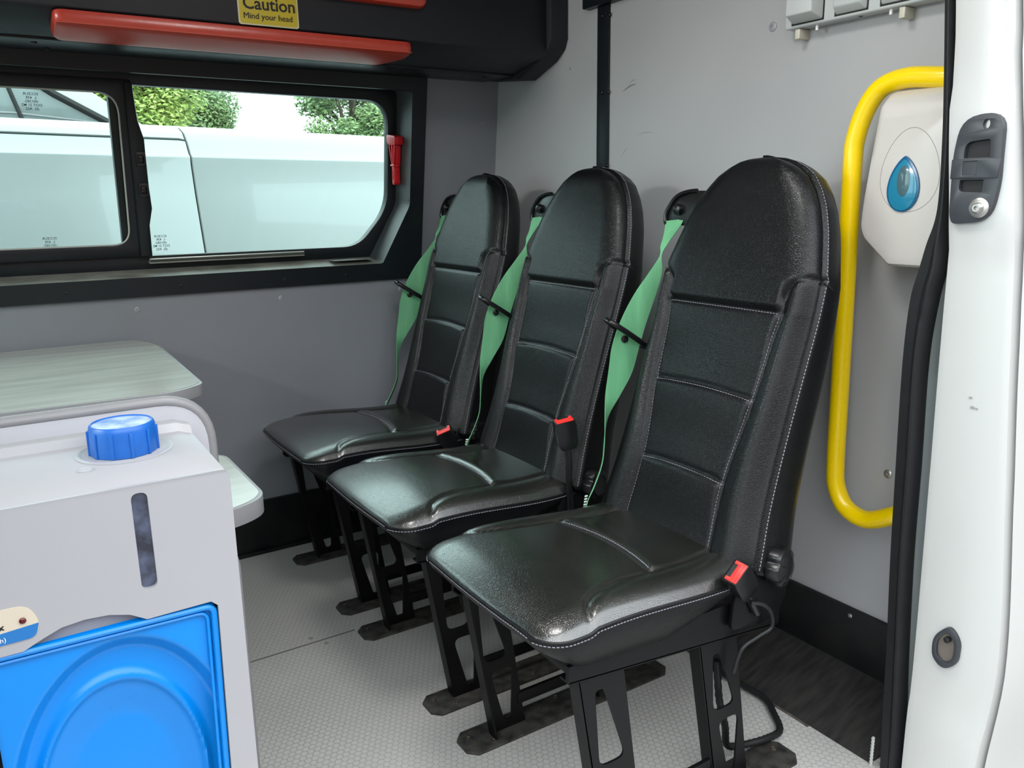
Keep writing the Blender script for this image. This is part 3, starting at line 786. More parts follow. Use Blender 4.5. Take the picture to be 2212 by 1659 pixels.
def make_seat(cy, label, buckle, recline=0, frame_dy=0.0):
    t = empty('passenger_seat', label, 'seat', (0.85, cy, 0), 'black van seats along the bulkhead')
    off = Vector((-.85, 0, 0))
    def part(name, me, m_, parent=None, smooth=False):
        o = link(name, me, m_, parent or t)
        if parent is None: o.location = off
        return o
    cu = part('cushion', ME_cush, 'leather_seat'); part('stitching', ME_cst, 'thread', cu)['kind'] = 'stuff'; part('piping', ME_pip, 'leather', cu)
    bk = part('backrest', ME_back, 'leather'); part('stitching', ME_bst, 'thread', bk)['kind'] = 'stuff'
    sl_ = MB()
    for sd in (-1, 1):
        n_x, w0 = .0085, Wb(.505)
        sl_.tube([Vector(BP(sd*(w0+o_), .505-.02*t_/.08, t_)) for o_, t_ in ((.0035,.012),(.0080,.022),(.0095,.038),(.0085,.055),(.004,.068))], .0013, 6)
    ss_ob = part('side_seam', sl_.mesh('side_seam'), 'dark', bk); ss_ob['kind'] = 'stuff'
    # pedestal
    for side in (-1, 1):
        y = side*.178
        b = MB().poly([(.652,.338),(1.125,.290),(1.128,.330),(1.06,.368),(.652,.366)], [], lambda a, c, q: (a, y+q, c), -.004, .004)
        b.obox((.888, y-side*.008, .314), (.235, 0, -.024), (0, .012, 0), (0, 0, .002))
        part('side_rail', b.mesh('side_rail'), 'steel')
        for xt, zt in ((.672, .336), (.928, .310)):
            part('leg', leg_mesh(xt, zt, y, -side).mesh('leg'), 'steel')
        part('tie_bar', MB().box(.79, y-.004, .050, .965, y+.004, .075).mesh('tie_bar', .001), 'steel')
        f = part('foot_plate', foot_mesh(y).mesh('foot_plate', .001), 'foot')
        for x, dy in ((.682, .012), (.72, -.022), (.915, -.022), (1.155, 0.012), (.905, .026)):
            MB().lathe((x, y+dy, .006), (0, 0, 1), [(.0058,0),(.0058,.0015),(.004,.0025),(.003,.001),(.0002,.001)], 12).build('bolt', 'rust', f)
    for x in (.70, 1.08):
        part('cross_tube', MB().box(x-.014, -.176, .315, x+.014, .176, .343).mesh('cross_tube', .003), 'steel')
    # recliner bracket, knob
    for side in (-1, 1):
        b = MB().poly(roundpoly([(.985,.325),(1.10,.31),(1.125,.36),(1.11,.45),(1.075,.485),(1.035,.455),(.99,.38)], .012, 3), [], lambda a, c, q: (a, side*.192+q, c), -.004, .004)
        part('hinge_bracket', b.mesh('hinge_bracket', .001), 'steel')
    kx, kz, ky = 1.075, .425, -.196
    b = MB(); n = 60; vs = []; prof = [(.012, 0, 0), (.030, .003, .3), (.0345, .008, 1), (.0345, .024, 1), (.032, .030, .9), (.023, .0325, .2), (.0215, .0315, 0), (.002, .032, 0)]
    ax = Vector((.25, -1, .05)).normalized(); q1 = ax.orthogonal().normalized(); q2 = ax.cross(q1)
    for r, h, fl_ in prof:
        for k_ in range(n):
            a = 2*PI*k_/n; lob = max(0, math.cos(5*a))**1.6
            rr = r*(1 - .17*fl_*lob)
            vs.append(Vector((kx, ky, kz)) + ax*h + rr*(math.cos(a)*q1 + math.sin(a)*q2))
    m_ = len(prof)
    b.add(vs, [(i*n+k_, i*n+(k_+1) % n, (i+1)*n+(k_+1) % n, (i+1)*n+k_) for i in range(m_-1) for k_ in range(n)] + [tuple(range(n))[::-1], tuple((m_-1)*n+k_ for k_ in range(n))])
    part('recline_knob', b.mesh('recline_knob'), 'plastic')
    # belt guide bracket at the shoulder
    b = MB()
    arc = roundpoly([(.13,.984),(.247,.990),(.250,1.012),(.225,1.048),(.185,1.058),(.12,1.056)], [0,.008,.02,.04,.03,0], 5)
    b.poly(arc, [], lambda a, c, q: (1.232+q+.12*(c-1.02), a, c), 0, .016)
    gb = part('belt_bracket', b.mesh('belt_bracket', .003, 2), 'plastic')
    rim = [(1.230+.12*(z-1.02), y, z) for y, z in arc[2:-1]]
    part('bracket_rim', MB().tube(rim, .0042, 8).mesh('bracket_rim'), 'plastic')
    b = MB().lathe((1.231, .212, 1.020), (-1, -.1, 0), [(.0115,0),(.0115,.006),(.009,.010),(.002,.012)], 16)
    part('bracket_boss', b.mesh('bracket_boss'), 'plastic')
    part('back_tube', MB().tube([(1.255,.185,1.00),(1.215,.185,.85),(1.16,.18,.62),(1.10,.18,.43)], .010, 10).mesh('back_tube'), 'steel')
    # belt: left/right edge pairs (x, y, z)
    prs = [((1.232,.197,1.001),(1.226,.244,.996)), ((1.220,.199,.982),(1.214,.238,.965)), ((1.205,.209,.957),(1.197,.228,.945)),
           ((1.190,.216,.928),(1.187,.219,.926)), ((1.188,.212,.895),(1.155,.219,.890)), ((1.172,.211,.850),(1.118,.219,.850)),
           ((1.146,.211,.790),(1.084,.219,.800)), ((1.128,.211,.742),(1.062,.219,.750)), ((1.108,.209,.690),(1.052,.217,.700)),
           ((1.076,.209,.645),(1.042,.215,.648)), ((1.052,.218,.600),(1.036,.208,.605)), ((1.046,.222,.550),(1.034,.206,.553)),
           ((1.042,.224,.500),(1.030,.208,.505)), ((1.022,.224,.455),(1.008,.206,.460)), ((1.006,.224,.425),(.990,.206,.430)), ((.996,.224,.385),(.980,.206,.390))]
    A = smoothpath([p[0] for p in prs], 4); B = smoothpath([p[1] for p in prs], 4)
    b = MB(); n_ = len(A); tv = []
    for a_, b_ in zip(A, B):
        nn = (b_-a_).normalized().cross(Vector((0.3, 0, 1))).normalized()*.0007
        tv += [a_-nn, b_-nn, b_+nn, a_+nn]
    fs = [(4*i+k_, 4*i+(k_+1) % 4, 4*i+4+(k_+1) % 4, 4*i+4+k_) for i in range(n_-1) for k_ in range(4)] + [(0,1,2,3), (4*n_-1,4*n_-2,4*n_-3,4*n_-4)]
    b.add(tv, fs)
    blt = part('seat_belt', b.mesh('seat_belt'), 'green')
    sb = MB()
    for i in range(9): sb.box(.990+.001*i, .224, .385+.006*i, .997+.001*i, .2258, .388+.006*i)
    link('belt_stitching', sb.mesh('belt_stitching', auto=False), 'wink', blt)['kind'] = 'stuff'
    # keeper loop and stud
    lp = [(1.100,.232,.770),(1.060,.232,.800),(1.053,.222,.801),(1.055,.206,.797),(1.095,.199,.771),(1.136,.197,.744),(1.142,.206,.741),(1.142,.222,.742)]
    part('belt_keeper', MB().tube(smoothpath(lp, 5), .006, 10).mesh('belt_keeper'), 'plastic')
    part('belt_stud', MB().lathe((1.090,.2135,.762), (-.3,-1,0), [(.0075,0),(.0075,.003),(.004,.004),(.003,.002),(.0002,.002)], 14).mesh('belt_stud'), 'plastic')
    # buckle (one per seat, each lying its own way)
    c, ax_, wd, nr_, stalk = buckle
    c = Vector(c); ax_ = Vector(ax_).normalized(); wd = Vector(wd); wd = (wd - ax_*wd.dot(ax_)).normalized(); nr_ = ax_.cross(wd)
    b = MB(); L = .066
    o2 = roundpoly([(-.0205, 0), (.0205, 0), (.022, -.012), (.022, -.052), (.016, -L), (-.016, -L), (-.022, -.052), (-.022, -.012)], [.002,.002,.004,.01,.006,.006,.01,.004], 3)
    b.poly(o2, [], lambda a, q, h: tuple(c + wd*a + ax_*q + nr_*h), -.0135, .0135)
    bu = part('buckle', b.mesh('buckle', .002), 'plastic')
    b = MB().poly(roundpoly([(-.0185,-.0065),(-.0185,.0095),(-.0125,.0095),(-.0125,.002),(.0125,.002),(.0125,.0095),(.0185,.0095),(.0185,-.0065)], .001, 2), [], lambda a, q, h: tuple(c + wd*a + nr_*q + ax_*h), -.004, .0022)
    b.poly(rrect(-.0185, -.0125, .0185, -.004, .001, 2), [], lambda a, q, h: tuple(c + wd*a + nr_*q + ax_*h), -.012, .0018)
    rb = link('release_button', b.mesh('release_button', .0006), 'buckle_red', bu); rb['label'] = 'red release button'
    link('slot', MB().poly(rrect(-.012, .0025, .012, .0105, .001, 2), [], lambda a, q, h: tuple(c + wd*a + nr_*q + ax_*h), -.002, .0005).mesh('slot'), 'dark', bu)
    e = c - ax_*L
    part('buckle_stalk', MB().tube([e+ax_*.005, e-ax_*.02] + [Vector(p) for p in stalk], .0075, 8).mesh('buckle_stalk'), 'plastic')
    return t
seatA = make_seat(1.055, 'nearest black leather seat by the yellow grab rail, red buckle and knob showing',
    ((.968, -.214, .446), (-.62, -.16, .77), (.75, .02, .62), None, [(1.04, -.203, .345)]))
seatB = make_seat(1.560, 'middle black leather seat of three, buckle standing up on its stalk',
    ((.990, -.216, .588), (-.20, -.06, .97), (.93, -.32, .17), None, [(1.01, -.208, .46), (1.02, -.20, .36)]))
seatC = make_seat(2.065, 'furthest black leather seat, beside the window wall',
    ((.972, -.205, .447), (-.42, -.10, .78), (.8, -.45, .42), None, [(1.03, -.20, .345)]))

# wiring by the nearest seat
cb = MB().tube(smoothpath([(1.018,.848,.372),(1.04,.842,.366),(1.063,.842,.345),(1.072,.845,.312),(1.045,.85,.300),(1.01,.855,.285),(1.00,.862,.24)], 6), .0035, 8).build('thin_cable', 'rubber')
tag(cb, 'thin black cable looping down from the nearest seat buckle', 'cable')
pth = smoothpath([(1.005,.905,.24),(1.015,.905,.16),(1.04,.91,.09),(1.06,.92,.035),(1.10,.915,.022),(1.155,.905,.0195),(1.205,.915,.0115),(1.240,.96,.0115),(1.262,1.00,.0115),(1.262,1.06,.0115),(1.255,1.2,.0115)], 10)
rad = [.0062 + (.0011 if i % 2 else 0) for i in range(len(pth))]
cd = MB().tube(pth, rad, 10).build('corrugated_conduit', 'rubber')
tag(cd, 'black corrugated conduit curving over the floor by the nearest seat foot', 'conduit')

# ------------------------------------------------------------------ yellow grab rail
gy = empty('grab_rail', 'bright yellow looped grab rail beside the doorway', 'rail', (1.40, .97, .42))
pp = smoothpath([(1.405,.78,1.232),(1.40,.824,1.236),(1.40,.889,1.243),(1.40,.937,1.232),(1.40,.966,1.197),(1.40,.983,1.145),(1.40,.985,1.096),(1.40,.9815,.95),(1.40,.978,.80),(1.40,.975,.65),(1.40,.972,.514),(1.40,.965,.464),(1.40,.940,.428),(1.40,.895,.418),(1.40,.843,.442),(1.42,.80,.47)], 7)
me = MB().tube(pp, .0178, 20).mesh('rail'); me.transform(Matrix.Translation((-1.40, -.97, -.42)))
link('rail', me, 'yellow', gy)

# ------------------------------------------------------------------ paper dispenser on the bulkhead
dp = empty('towel_dispenser', 'cream wall dispenser with a teal teardrop window behind the grab rail', 'dispenser', (XW, .845, .92))
def DPt(y, z, x): return (x-XW, y-.845, z-.92)
fr = [(.912,1.197),(.924,1.10),(.932,1.03),(.934,.985),(.926,.965),(.872,.918),(.790,.918),(.752,.965),(.744,.985),(.748,1.03),(.756,1.10),(.768,1.197)]
fr = roundpoly(fr, [.012,.02,.02,.03,.02,.004,.004,.02,.03,.02,.02,.012], 4)
back = [(y*1.0+(y-.84)*.03, z+(.045 if z > 1.15 else 0)) for y, z in fr]
k = len(fr); rings = []
for xx, tt, sc in ((XW, 0, 1.0), (1.385, .55, 1.0), (1.366, .85, .985), (1.360, 1, .955), (1.356, 1.0, .85)):
    rg = []
    for (y, z), (yb, zb_) in zip(fr, back):
        yy = yb+(y-yb)*tt; zz = zb_+(z-zb_)*tt
        rg.append(DPt(.84+(yy-.84)*sc, 1.06+(zz-1.06)*sc, xx))
    rings.append(rg)
b = MB().add([v for r_ in rings for v in r_], [(i*k+j, i*k+(j+1) % k, (i+1)*k+(j+1) % k, (i+1)*k+j) for i in range(len(rings)-1) for j in range(k)] + [tuple(range(k))[::-1], tuple((len(rings)-1)*k+j for j in range(k))])
b.build('casing', 'ivory', dp)
def drop(cy_, zc, h, w, n=40, lean=0.0):
    pts = []
    for i in range(n):
        a = 2*PI*i/n
        z_ = math.cos(a); y_ = math.sin(a)*math.sin(a/2)**.5
        pts.append((cy_ + w*y_*0.82, zc + h*z_))
    return pts
dr = drop(.850, 1.062, .047, .042)
MB().poly(dr, [], lambda a, b_, t: DPt(a, b_, 1.3565-t), 0, .004).build('window_rim', mat('deep_blue_rim', (0.01,0.10,0.22), .2), dp, .001)
MB().poly(drop(.850, 1.060, .043, .037), [], lambda a, b_, t: DPt(a, b_, 1.3565-t), .002, .0052).build('teardrop_window', 'tealp', dp, .001)
MB().poly(ellipse(.849, 1.067, .012, .026, 24), [], lambda a, b_, t: DPt(a, b_, 1.3565-t), .004, .0058).build('sight_glass', 'tealw', dp, .0005)
oval = [(.842+(.053)*math.sin(2*PI*i/60)*(1-.18*math.cos(2*PI*i/60)), 1.085+.070*math.cos(2*PI*i/60)) for i in range(60)]
MB().tube([DPt(y, z, 1.3563) for y, z in oval], .0007, 5, closed=True).build('panel_line', mat('panel_line', (0.28,0.27,0.26), .5), dp)

# ------------------------------------------------------------------ switch unit high on the bulkhead
sw = empty('switch_box', 'pale grey box of rocker switches high on the bulkhead', 'switch box', (XW, 1.0, 1.37))
def Q(x, y, z): return (x-XW, y-1.0, z-1.37)
b = MB().box(*Q(1.425, .70, 1.370), *Q(XW, 1.182, 1.56)); b.build('housing', 'socket', sw, .004, 3)
for yc, w, z0, d in ((1.127, .036, 1.377, .030), (1.030, .034, 1.3775, .017), (.935, .034, 1.3775, .010)):
    z0a = z0
    b = MB(); x0 = 1.4255
    def bx(y0, y1, za, zb_, xx): return [(xx, y0, za), (xx, y1, za), (xx, y1, zb_), (xx, y0, zb_)]
    lo = [Q(*p) for p in bx(yc-w, yc+w, z0a, z0a+.09, x0)]
    up_ = [Q(*p) for p in bx(yc-w+.007, yc+w-.005, z0a+.012, z0a+.08, x0-d)]
    b.add(lo+up_, [(0,1,2,3),(4,7,6,5),(0,4,5,1),(1,5,6,2),(2,6,7,3),(3,7,4,0)])
    rk = b.build('rocker_cover', 'socket', sw, .003, 3)
    MB().poly([(yc-w-.002, z0a-.002), (yc+w+.002, z0a-.002), (yc+w+.002, z0a+.092), (yc-w-.002, z0a+.092)], [], lambda a, b_, t: Q(x0-t, a, b_), 0, .0006).build('gap_shadow', 'dark', sw)  # black rim paints the shade in the gap round the cover
for y in (1.154, .93):
    MB().box(*Q(1.430, y-.006, 1.350), *Q(XW, y+.006, 1.369)).build('foot_block', 'yellowed', sw, .002)
for y in (1.112, .955):
    MB().cyl(Q(1.436, y, 1.3605), (0, 0, 1), .003, .010, 10).build('peg', 'wink', sw)
MB().cyl(Q(1.441, 1.02, 1.3695), (0, 0, 1), .004, .001, 12).build('vent_hole', 'dark', sw)

# ------------------------------------------------------------------ door pillar (white jamb), seal, latches
PX = 1.2535
KZ = lambda z: 1.05+(z-1.05)*.915
KY = lambda y: y*.915
zs = [KZ(z) for z in (-.35, 0.0, .25, .58, .83, .906, .966, 1.0, 1.13, 1.209, 1.25, 1.35, 1.95)]
yl = [KY(y) for y in (.752, .753, .755, .761, .766, .767, .768, .770, .783, .789, .791, .800, .830)]
yr = [KY(y) for y in (.600, .618, .604, .628, .648, .654, .659, .662, .678, .689, .695, .708, .755)]
dpl = empty('door_pillar', 'white painted door pillar at the right edge with black latch plate', 'pillar', (PX, .64, 0), kind='structure')
b = MB(); nz = 60; vs = []
cols = 7
for i in range(nz+1):
    z = -.35 + 2.07*i/nz
    l = sinterp(z, zs, yl); r_ = sinterp(z, zs, yr)
    cre = -0.006*(ss(z, .963, .979)-ss(z, 1.182, 1.201)) + 0.008*(ss(z, .15, .22)-1)*0.6
    sec = [(PX+.10, l+.004), (PX+.015, l+.003), (PX+.001+cre, l), (PX-.003+cre, l-.012), (PX-.003+cre, (l+r_)/2), (PX-.003+cre, r_+.014), (PX+.001+cre, r_+.004), (PX+.014, r_-.002), (PX+.10, r_-.012)]
    cols = len(sec)
    for x, y in sec: vs.append((x-PX, y-.64, z))
fs = [(i*cols+j, i*cols+j+1, (i+1)*cols+j+1, (i+1)*cols+j) for i in range(nz) for j in range(cols-1)]
fs += [(i*cols+cols-1, i*cols, (i+1)*cols, (i+1)*cols+cols-1) for i in range(nz)]
b.add(vs, fs); b.build('pillar_skin', 'white', dpl)
# outer body side running forward from the pillar
b = MB(); vs = []; secs = []
for i in range(nz+1):
    z = -.35+2.07*i/nz; r_ = sinterp(z, zs, yr)
    for x, dy in ((PX+.006, -.002), (PX+.03, -.020), (PX+.18, -.035), (PX+.8, -.06)): vs.append((x-PX, r_+dy-.64-.004, z))
b.add(vs, [(i*4+j, i*4+j+1, (i+1)*4+j+1, (i+1)*4+j) for i in range(nz) for j in range(3)])
b.build('outer_skin', 'white', dpl)
# black latch plate
lp_out = roundpoly([(.7625,1.012),(.7655,1.105),(.757,1.163),(.692,1.170),(.688,1.06),(.697,1.001),(.757,.996)], [.03,.02,.04,.03,.02,.03,.03], 5)
def PP(a, b_, t): return ((-.0105 if b_ > .8 else -.0045)-t, KY(a)-.64, KZ(b_))
slot_u = roundpoly([(.748,1.100),(.747,1.125),(.708,1.128),(.706,1.100)], [.002,.015,.004,.002], 4)
slot_l = roundpoly([(.750,1.066),(.751,1.048),(.713,1.046),(.712,1.066)], [.002,.008,.003,.002], 4)
hole = ellipse(.717, 1.151, .0055, .0075, 14)
lt = MB().poly(lp_out, [slot_u, slot_l, hole], PP, -.004, .008).build('latch_plate', 'latch', dpl, .0015)
MB().poly(rrect(.700, 1.040, .753, 1.132, .004, 3), [], PP, -.001, .001).build('latch_recess', 'dark', lt)
MB().poly([(.766,1.068),(.766,1.099),(.689,1.098),(.690,1.068)], [[(.747,1.073),(.747,1.095),(.725,1.095),(.725,1.073)]], PP, .0055, .0095).build('latch_band', 'latch', lt, .001)
MB().lathe((-.0185, KY(.714)-.64, KZ(1.022)), (-1, 0, 0), [(.0145,0),(.0145,.002),(.012,.0035),(.0085,.004),(.0075,.008),(.0055,.010),(.003,.010),(.0025,.006),(.0002,.006)], 24).build('bolt', 'zinc', lt)
MB().poly(ellipse(.717, 1.151, .0055, .0075, 14), [], PP, -.002, .002).build('bolt_hole', 'zinc', lt)
# lower oval striker
ro = roundpoly([(.7175,.262),(.715,.222),(.694,.207),(.670,.226),(.6685,.272),(.690,.296)], .022, 5)
ri = [(.693+(a-.693)*.66, .252+(b_-.252)*.72) for a, b_ in ro]
ls = MB().poly(ro, [ri], PP, -.004, .007).build('striker_ring', 'latch', dpl, .002)
MB().poly(ri, [], PP, -.002, .0015).build('striker_well', mat('dirty_well', (0.16,0.14,0.12), .4, metal=.3), ls)
MB().lathe((-.008, KY(.690)-.64, KZ(.268)), (-1, 0, 0), [(.005,0),(.005,.007),(.002,.008)], 12).build('striker_pin', 'dark', ls)
# grease marks
for y, z, r_ in ((.697,.694,.004),(.690,.693,.0025),(.702,.71,.003)):
    MB().poly(ellipse(y, z, r_, r_*.5, 10), [], lambda a, b_, t: (-.004-t, KY(a)-.64, KZ(b_)), .0, .0008).build('grease_mark', mat('grease', (0.25,0.25,0.24), .6), dpl)

# recessed inner pillar and cab window seen in the gap
ip = empty('inner_pillar', 'pale recessed metal strip between rubber seal and white door pillar', 'pillar', (1.46, .8, 0), kind='structure')
def ipb(y0, z0, y1, z1, x0, x1): return MB().box(x0-1.46, y0-.8, z0, x1-1.46, y1-.8, z1)
ipb(.60, -.35, .765, .742, 1.335, 1.39).build('lower_panel', 'inner', ip, .004)
ipb(.60, .750, .80, .797, 1.325, 1.39).build('black_rail', 'plastic', ip, .004)
ipb(.60, .797, .745, 1.8, 1.345, 1.349).build('cab_glass', 'clearglass', ip)
ipb(.60, .797, .735, .87, 1.40, 1.45).build('cab_seat_edge', mat('pale_cab_trim', (0.35, 0.40, 0.40), .5), ip, .015)
# rubber seal: textured lip on the inside, round bulb towards the pillar
SL = [(0.767,1.45),(0.757,1.329),(0.748,1.23),(0.74,1.127),(0.737,1.022),(0.750,0.965),(0.758,0.926),(0.768,0.875),(0.771,0.773),(0.766,0.596),(0.76,0.428),(0.751,0.254),(0.746,0.108),(0.741,0.014),(.732,-.3)]
SR = [(0.747,1.45),(0.737,1.326),(0.728,1.227),(0.719,1.126),(0.715,1.022),(0.714,0.967),(0.714,0.929),(0.722,0.88),(0.729,0.779),(0.724,0.608),(0.721,0.443),(0.713,0.273),(0.704,0.133),(0.700,0.04),(.690,-.3)]
seal = empty('door_seal', 'black rubber door seal running down the edge of the doorway', 'seal', (1.268, .75, 0))
A = smoothpath([(1.268-1.268, y-.75, z) for y, z in SL], 8); B = smoothpath([(0, y-.75, z) for y, z in SR], 8)
def strip(name, f0, f1, prof, m_):
    b = MB(); vs = []; k_ = len(prof)
    for p, q in zip(A, B):
        for f, x in prof: vs.append(p.lerp(q, f0+(f1-f0)*f) + Vector((x, 0, 0)))
    n_ = len(A)
    b.add(vs, [(k_*i+k2, k_*i+(k2+1) % k_, k_*i+k_+(k2+1) % k_, k_*i+k_+k2) for i in range(n_-1) for k2 in range(k_)])
    return b.build(name, m_, seal)
strip('lip', 0, .5, [(0,.012),(0,.003),(.12,0),(.85,-.002),(1,.001),(1,.012)], 'rubber')
strip('bulb', .5, 1.0, [(0,.004),(.06,-.005),(.2,-.011),(.4,-.0145),(.6,-.0145),(.8,-.010),(.94,-.003),(1,.006),(.9,.014),(.1,.014)], 'rubber')
strip('flange', .35, .9, [(0,.012),(1,.012),(1,.05),(0,.05)], 'inner')

# ------------------------------------------------------------------ wall table and fold-out cabinet
def slab(name, parent, pts, z0, z1, topm, inset=.006, off=(0, 0, 0)):
    b = MB().poly(pts, [], lambda a, b_, t: (a-off[0], b_-off[1], t-off[2]), z0, z1)
    e = b.build('edging', 'edge', parent, .006, 3)
    cx = sum(p[0] for p in pts)/len(pts); cy_ = sum(p[1] for p in pts)/len(pts)
    tp = [(p[0]+(inset if p[0] < cx else -inset), p[1]+(inset if p[1] < cy_ else -inset)) for p in pts]
    MB().poly(tp, [], lambda a, b_, t: (a-off[0], b_-off[1], t-off[2]), z1-.002, z1+.001).build('laminate_top', topm, parent)
wt_ = empty('wall_table', 'pale brushed laminate table fixed below the window', 'table', (0.0, 2.38, .69))
pts = roundpoly([(-.70,1.70),(.285,1.648),(.345,1.70),(.357,2.28),(.315,2.375),(-.70,2.375)], [0,.05,.02,.05,.03,0], 5)
slab('table', wt_, pts, .667, .691, 'top', off=(0, 2.38, .69))
MB().box(-.60, -.03, -.11, -.02, .008, -.024).build('wall_bracket', 'steel', wt_, .002)
MB().tube([(-.2, -.03, -.10), (-.2, -.50, -.03)], .010, 10).build('support_strut', 'steel', wt_)
cab = empty('sink_cabinet', 'pale cabinet with grey rounded edge trim and projecting worktop behind the hand wash unit', 'cabinet', (0.0, 1.45, 0))
def rp_board(name, x1, z0, z1, y, r):
    pts = roundpoly([(-.45,z0),(x1,z0),(x1,z1),(-.45,z1)], [0,0,r,0], 9)
    MB().poly(pts, [], lambda a, b_, t: (a, y+t-1.45, b_), 0, .016).build(name, 'board', cab, .001)
    path = [Vector((p[0], y+.008-1.45, p[1])) for p in pts[1:-1]]
    path = [Vector((-.45, y+.008-1.45, z1))] + list(reversed(path))
    MB().tube(path, .0095, 10).build('edge_trim', 'edge', cab)
rp_board('upper_backboard', .262, .552, .758, 1.277, .075)
rp_board('front_board', .284, 0.0, .500, 1.295, .045)
pts = roundpoly([(-.45,1.322),(.30,1.322),(.362,1.362),(.362,1.66),(-.45,1.66)], [0,.05,.045,.04,0], 6)
slab('worktop', cab, pts, .518, .550, 'top', off=(0, 1.45, 0))
MB().box(-.45, -.135, 0.0, .25, .19, .518).build('carcass', 'board', cab, .002)

# ------------------------------------------------------------------ portable hand wash unit
hw = empty('hand_wash_unit', 'grey-white portable hand wash unit with blue cap and blue fold-in basin', 'wash unit', (.08, 1.12, .17))
def H(x, y, z): return (x-.08, y-1.12, z-.17)
HX0, HX1, HZ = -.10, .2225, .728
slotp = roundpoly([(.1085,.600),(.1265,.600),(.1265,.722),(.1085,.722)], .009, 6)
slotp = [(x, z-.004) for x, z in slotp]
tray = [(-.055,.19),(.186,.19),(.193,.553)] + []
notch = [(.193,.551),(.185,.5585),(.110,.5575),(.092,.569),(.070,.5755),(.045,.5775),(.02,.575),(.0,.567),(-.020,.558),(-.060,.558)]
hole = [(-.062,.19),(.186,.19)] + notch
b = MB()
rr = rrect(HX0, .17, HX1, HZ, .010, 5)
b.poly(rr, [slotp, hole], lambda a, b_, t: H(a, 1.0+t, b_), 0, .006)
fp = b.build('front_panel', 'unit', hw, .0015)
# body: sides, back and sloping top
side = roundpoly([(1.004,.17),(1.004,HZ-.008),(1.205,HZ-.004),(1.212,HZ+.008),(1.245,HZ+.007),(1.262,HZ-.02),(1.262,.17)], [0,.006,.004,.008,.02,.01,0], 4)
MB().poly(side, [], lambda a, b_, t: H(t, a, b_), HX1-.006, HX1-.0005).build('side_panel', 'unit', hw, .001)
MB().poly(side, [], lambda a, b_, t: H(t, a, b_), HX0+.0005, HX0+.006).build('side_panel', 'unit', hw, .001)
topline = [(1.003,HZ-.004),(1.008,HZ-.0005),(1.20,HZ+.004),(1.210,HZ+.014),(1.243,HZ+.012),(1.260,HZ-.02),(1.262,.17)]
n_ = len(topline)
b = MB(); xs_ = [HX0+.004, HX0+.02, -.0, .10, HX1-.045, HX1-.02, HX1-.008, HX1-.002]
for i in range(len(xs_)-1): pass
vs = []
for x in xs_:
    d = 0.006*ss(x, HX1-.02, HX1-.002)
    for y, z in topline: vs.append(H(x, y, z-d*(1 if z > .5 else 0)))
    for y, z in reversed(topline): vs.append(H(x, y-.003 if y > 1.25 else y, z-.006-d*(1 if z > .5 else 0)))
kk = 2*n_
b.add(vs, [(i*kk+j, i*kk+(j+1) % kk, (i+1)*kk+(j+1) % kk, (i+1)*kk+j) for i in range(len(xs_)-1) for j in range(kk)] + [tuple(range(kk)), tuple((len(xs_)-1)*kk+j for j in range(kk))])
b.build('top_shell', 'unit', hw)
MB().lathe(H(.125, 1.148, HZ+.001), (0, 0, 1), [(.060,-.004),(.060,.0025),(.056,.0035),(.050,.001),(.048,0)], 40).build('cap_collar', 'unit', hw)
MB().lathe(H(.072, 1.09, HZ+.0005), (0, 0, 1), [(.0095,-.002),(.0095,.0022),(.0085,.0028),(.0075,.0018),(.0002,.0015)], 20).build('moulded_ring', 'unit', hw)
# cap
cp = MB().lathe(H(.125, 1.148, HZ+.0025), (0, 0, 1), [(.0405,0),(.0415,.003),(.0405,.033),(.039,.0385),(.0375,.040),(.0365,.0395),(.036,.0375)], 48).build('filler_cap', 'cap', hw)
MB().lathe(H(.125, 1.148, HZ+.0395), (0, 0, 1), [(.0365,0),(.0362,.0012),(.004,.0012),(.003,.0022),(.0003,.0022)], 40).build('cap_disc', 'captop', cp)
rib = MB()
for i in range(11):
    a = 2*PI*i/11+.25; c_ = Vector(H(.125, 1.148, HZ+.019)) + Vector((math.cos(a)*.0415, math.sin(a)*.0415, 0))
    rib.obox(c_, Vector((math.cos(a), math.sin(a), 0))*.0016, Vector((-math.sin(a), math.cos(a), 0))*.0022, Vector((0, 0, .0165)))
rib.build('grip_ribs', 'cap', cp, .0008)['kind'] = 'stuff'
# level window
MB().poly(slotp, [], lambda a, b_, t: H(a, 1.006+t, b_), 0, .002).build('level_window', 'slot', hw)
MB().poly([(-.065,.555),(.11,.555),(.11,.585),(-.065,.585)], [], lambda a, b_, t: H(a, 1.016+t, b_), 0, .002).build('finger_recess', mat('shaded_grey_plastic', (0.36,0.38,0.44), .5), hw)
# blue basin: rim + modelled panel
b = MB(); vs = []; NX, NZ = 90, 110
def basin(x, z):
    r1 = math.hypot((x-.075)/.135, (z-.31)/.225); r2 = math.hypot((x-.068)/.100, (z-.305)/.172)
    d = .022*(1-ss(r1, .90, 1.02)) 
    d -= .007*math.exp(-((r2-1.0)/.05)**2)
    d += .010*(1-ss(r2, .62, .98))
    return d
for i in range(NX+1):
    x = -.058+.2475*i/NX
    for j in range(NZ+1):
        z = .185+.372*j/NZ
        xr = x if x < .1 else .1 + (x-.1)*(1 - .07*(1-(z-.185)/.372)*0.9)
        vs.append(H(xr, 1.012+basin(x, z), z))
b.add(vs, [(i*(NZ+1)+j, (i+1)*(NZ+1)+j, (i+1)*(NZ+1)+j+1, i*(NZ+1)+j+1) for i in range(NX) for j in range(NZ)])
bs = b.build('basin', 'blue', hw)
rim = [Vector(H(x, 1.006, z)) for x, z in roundpoly([(.181,.18),(.1885,.550),(-.058,.555)], [0,.012,0], 6)]
MB().tube(rim, .0042, 8).build('basin_rim', 'blue', bs)
MB().tube([p+Vector((-.008,.002,-.008)) for p in rim], .0022, 8).build('basin_bead', 'blue', bs)
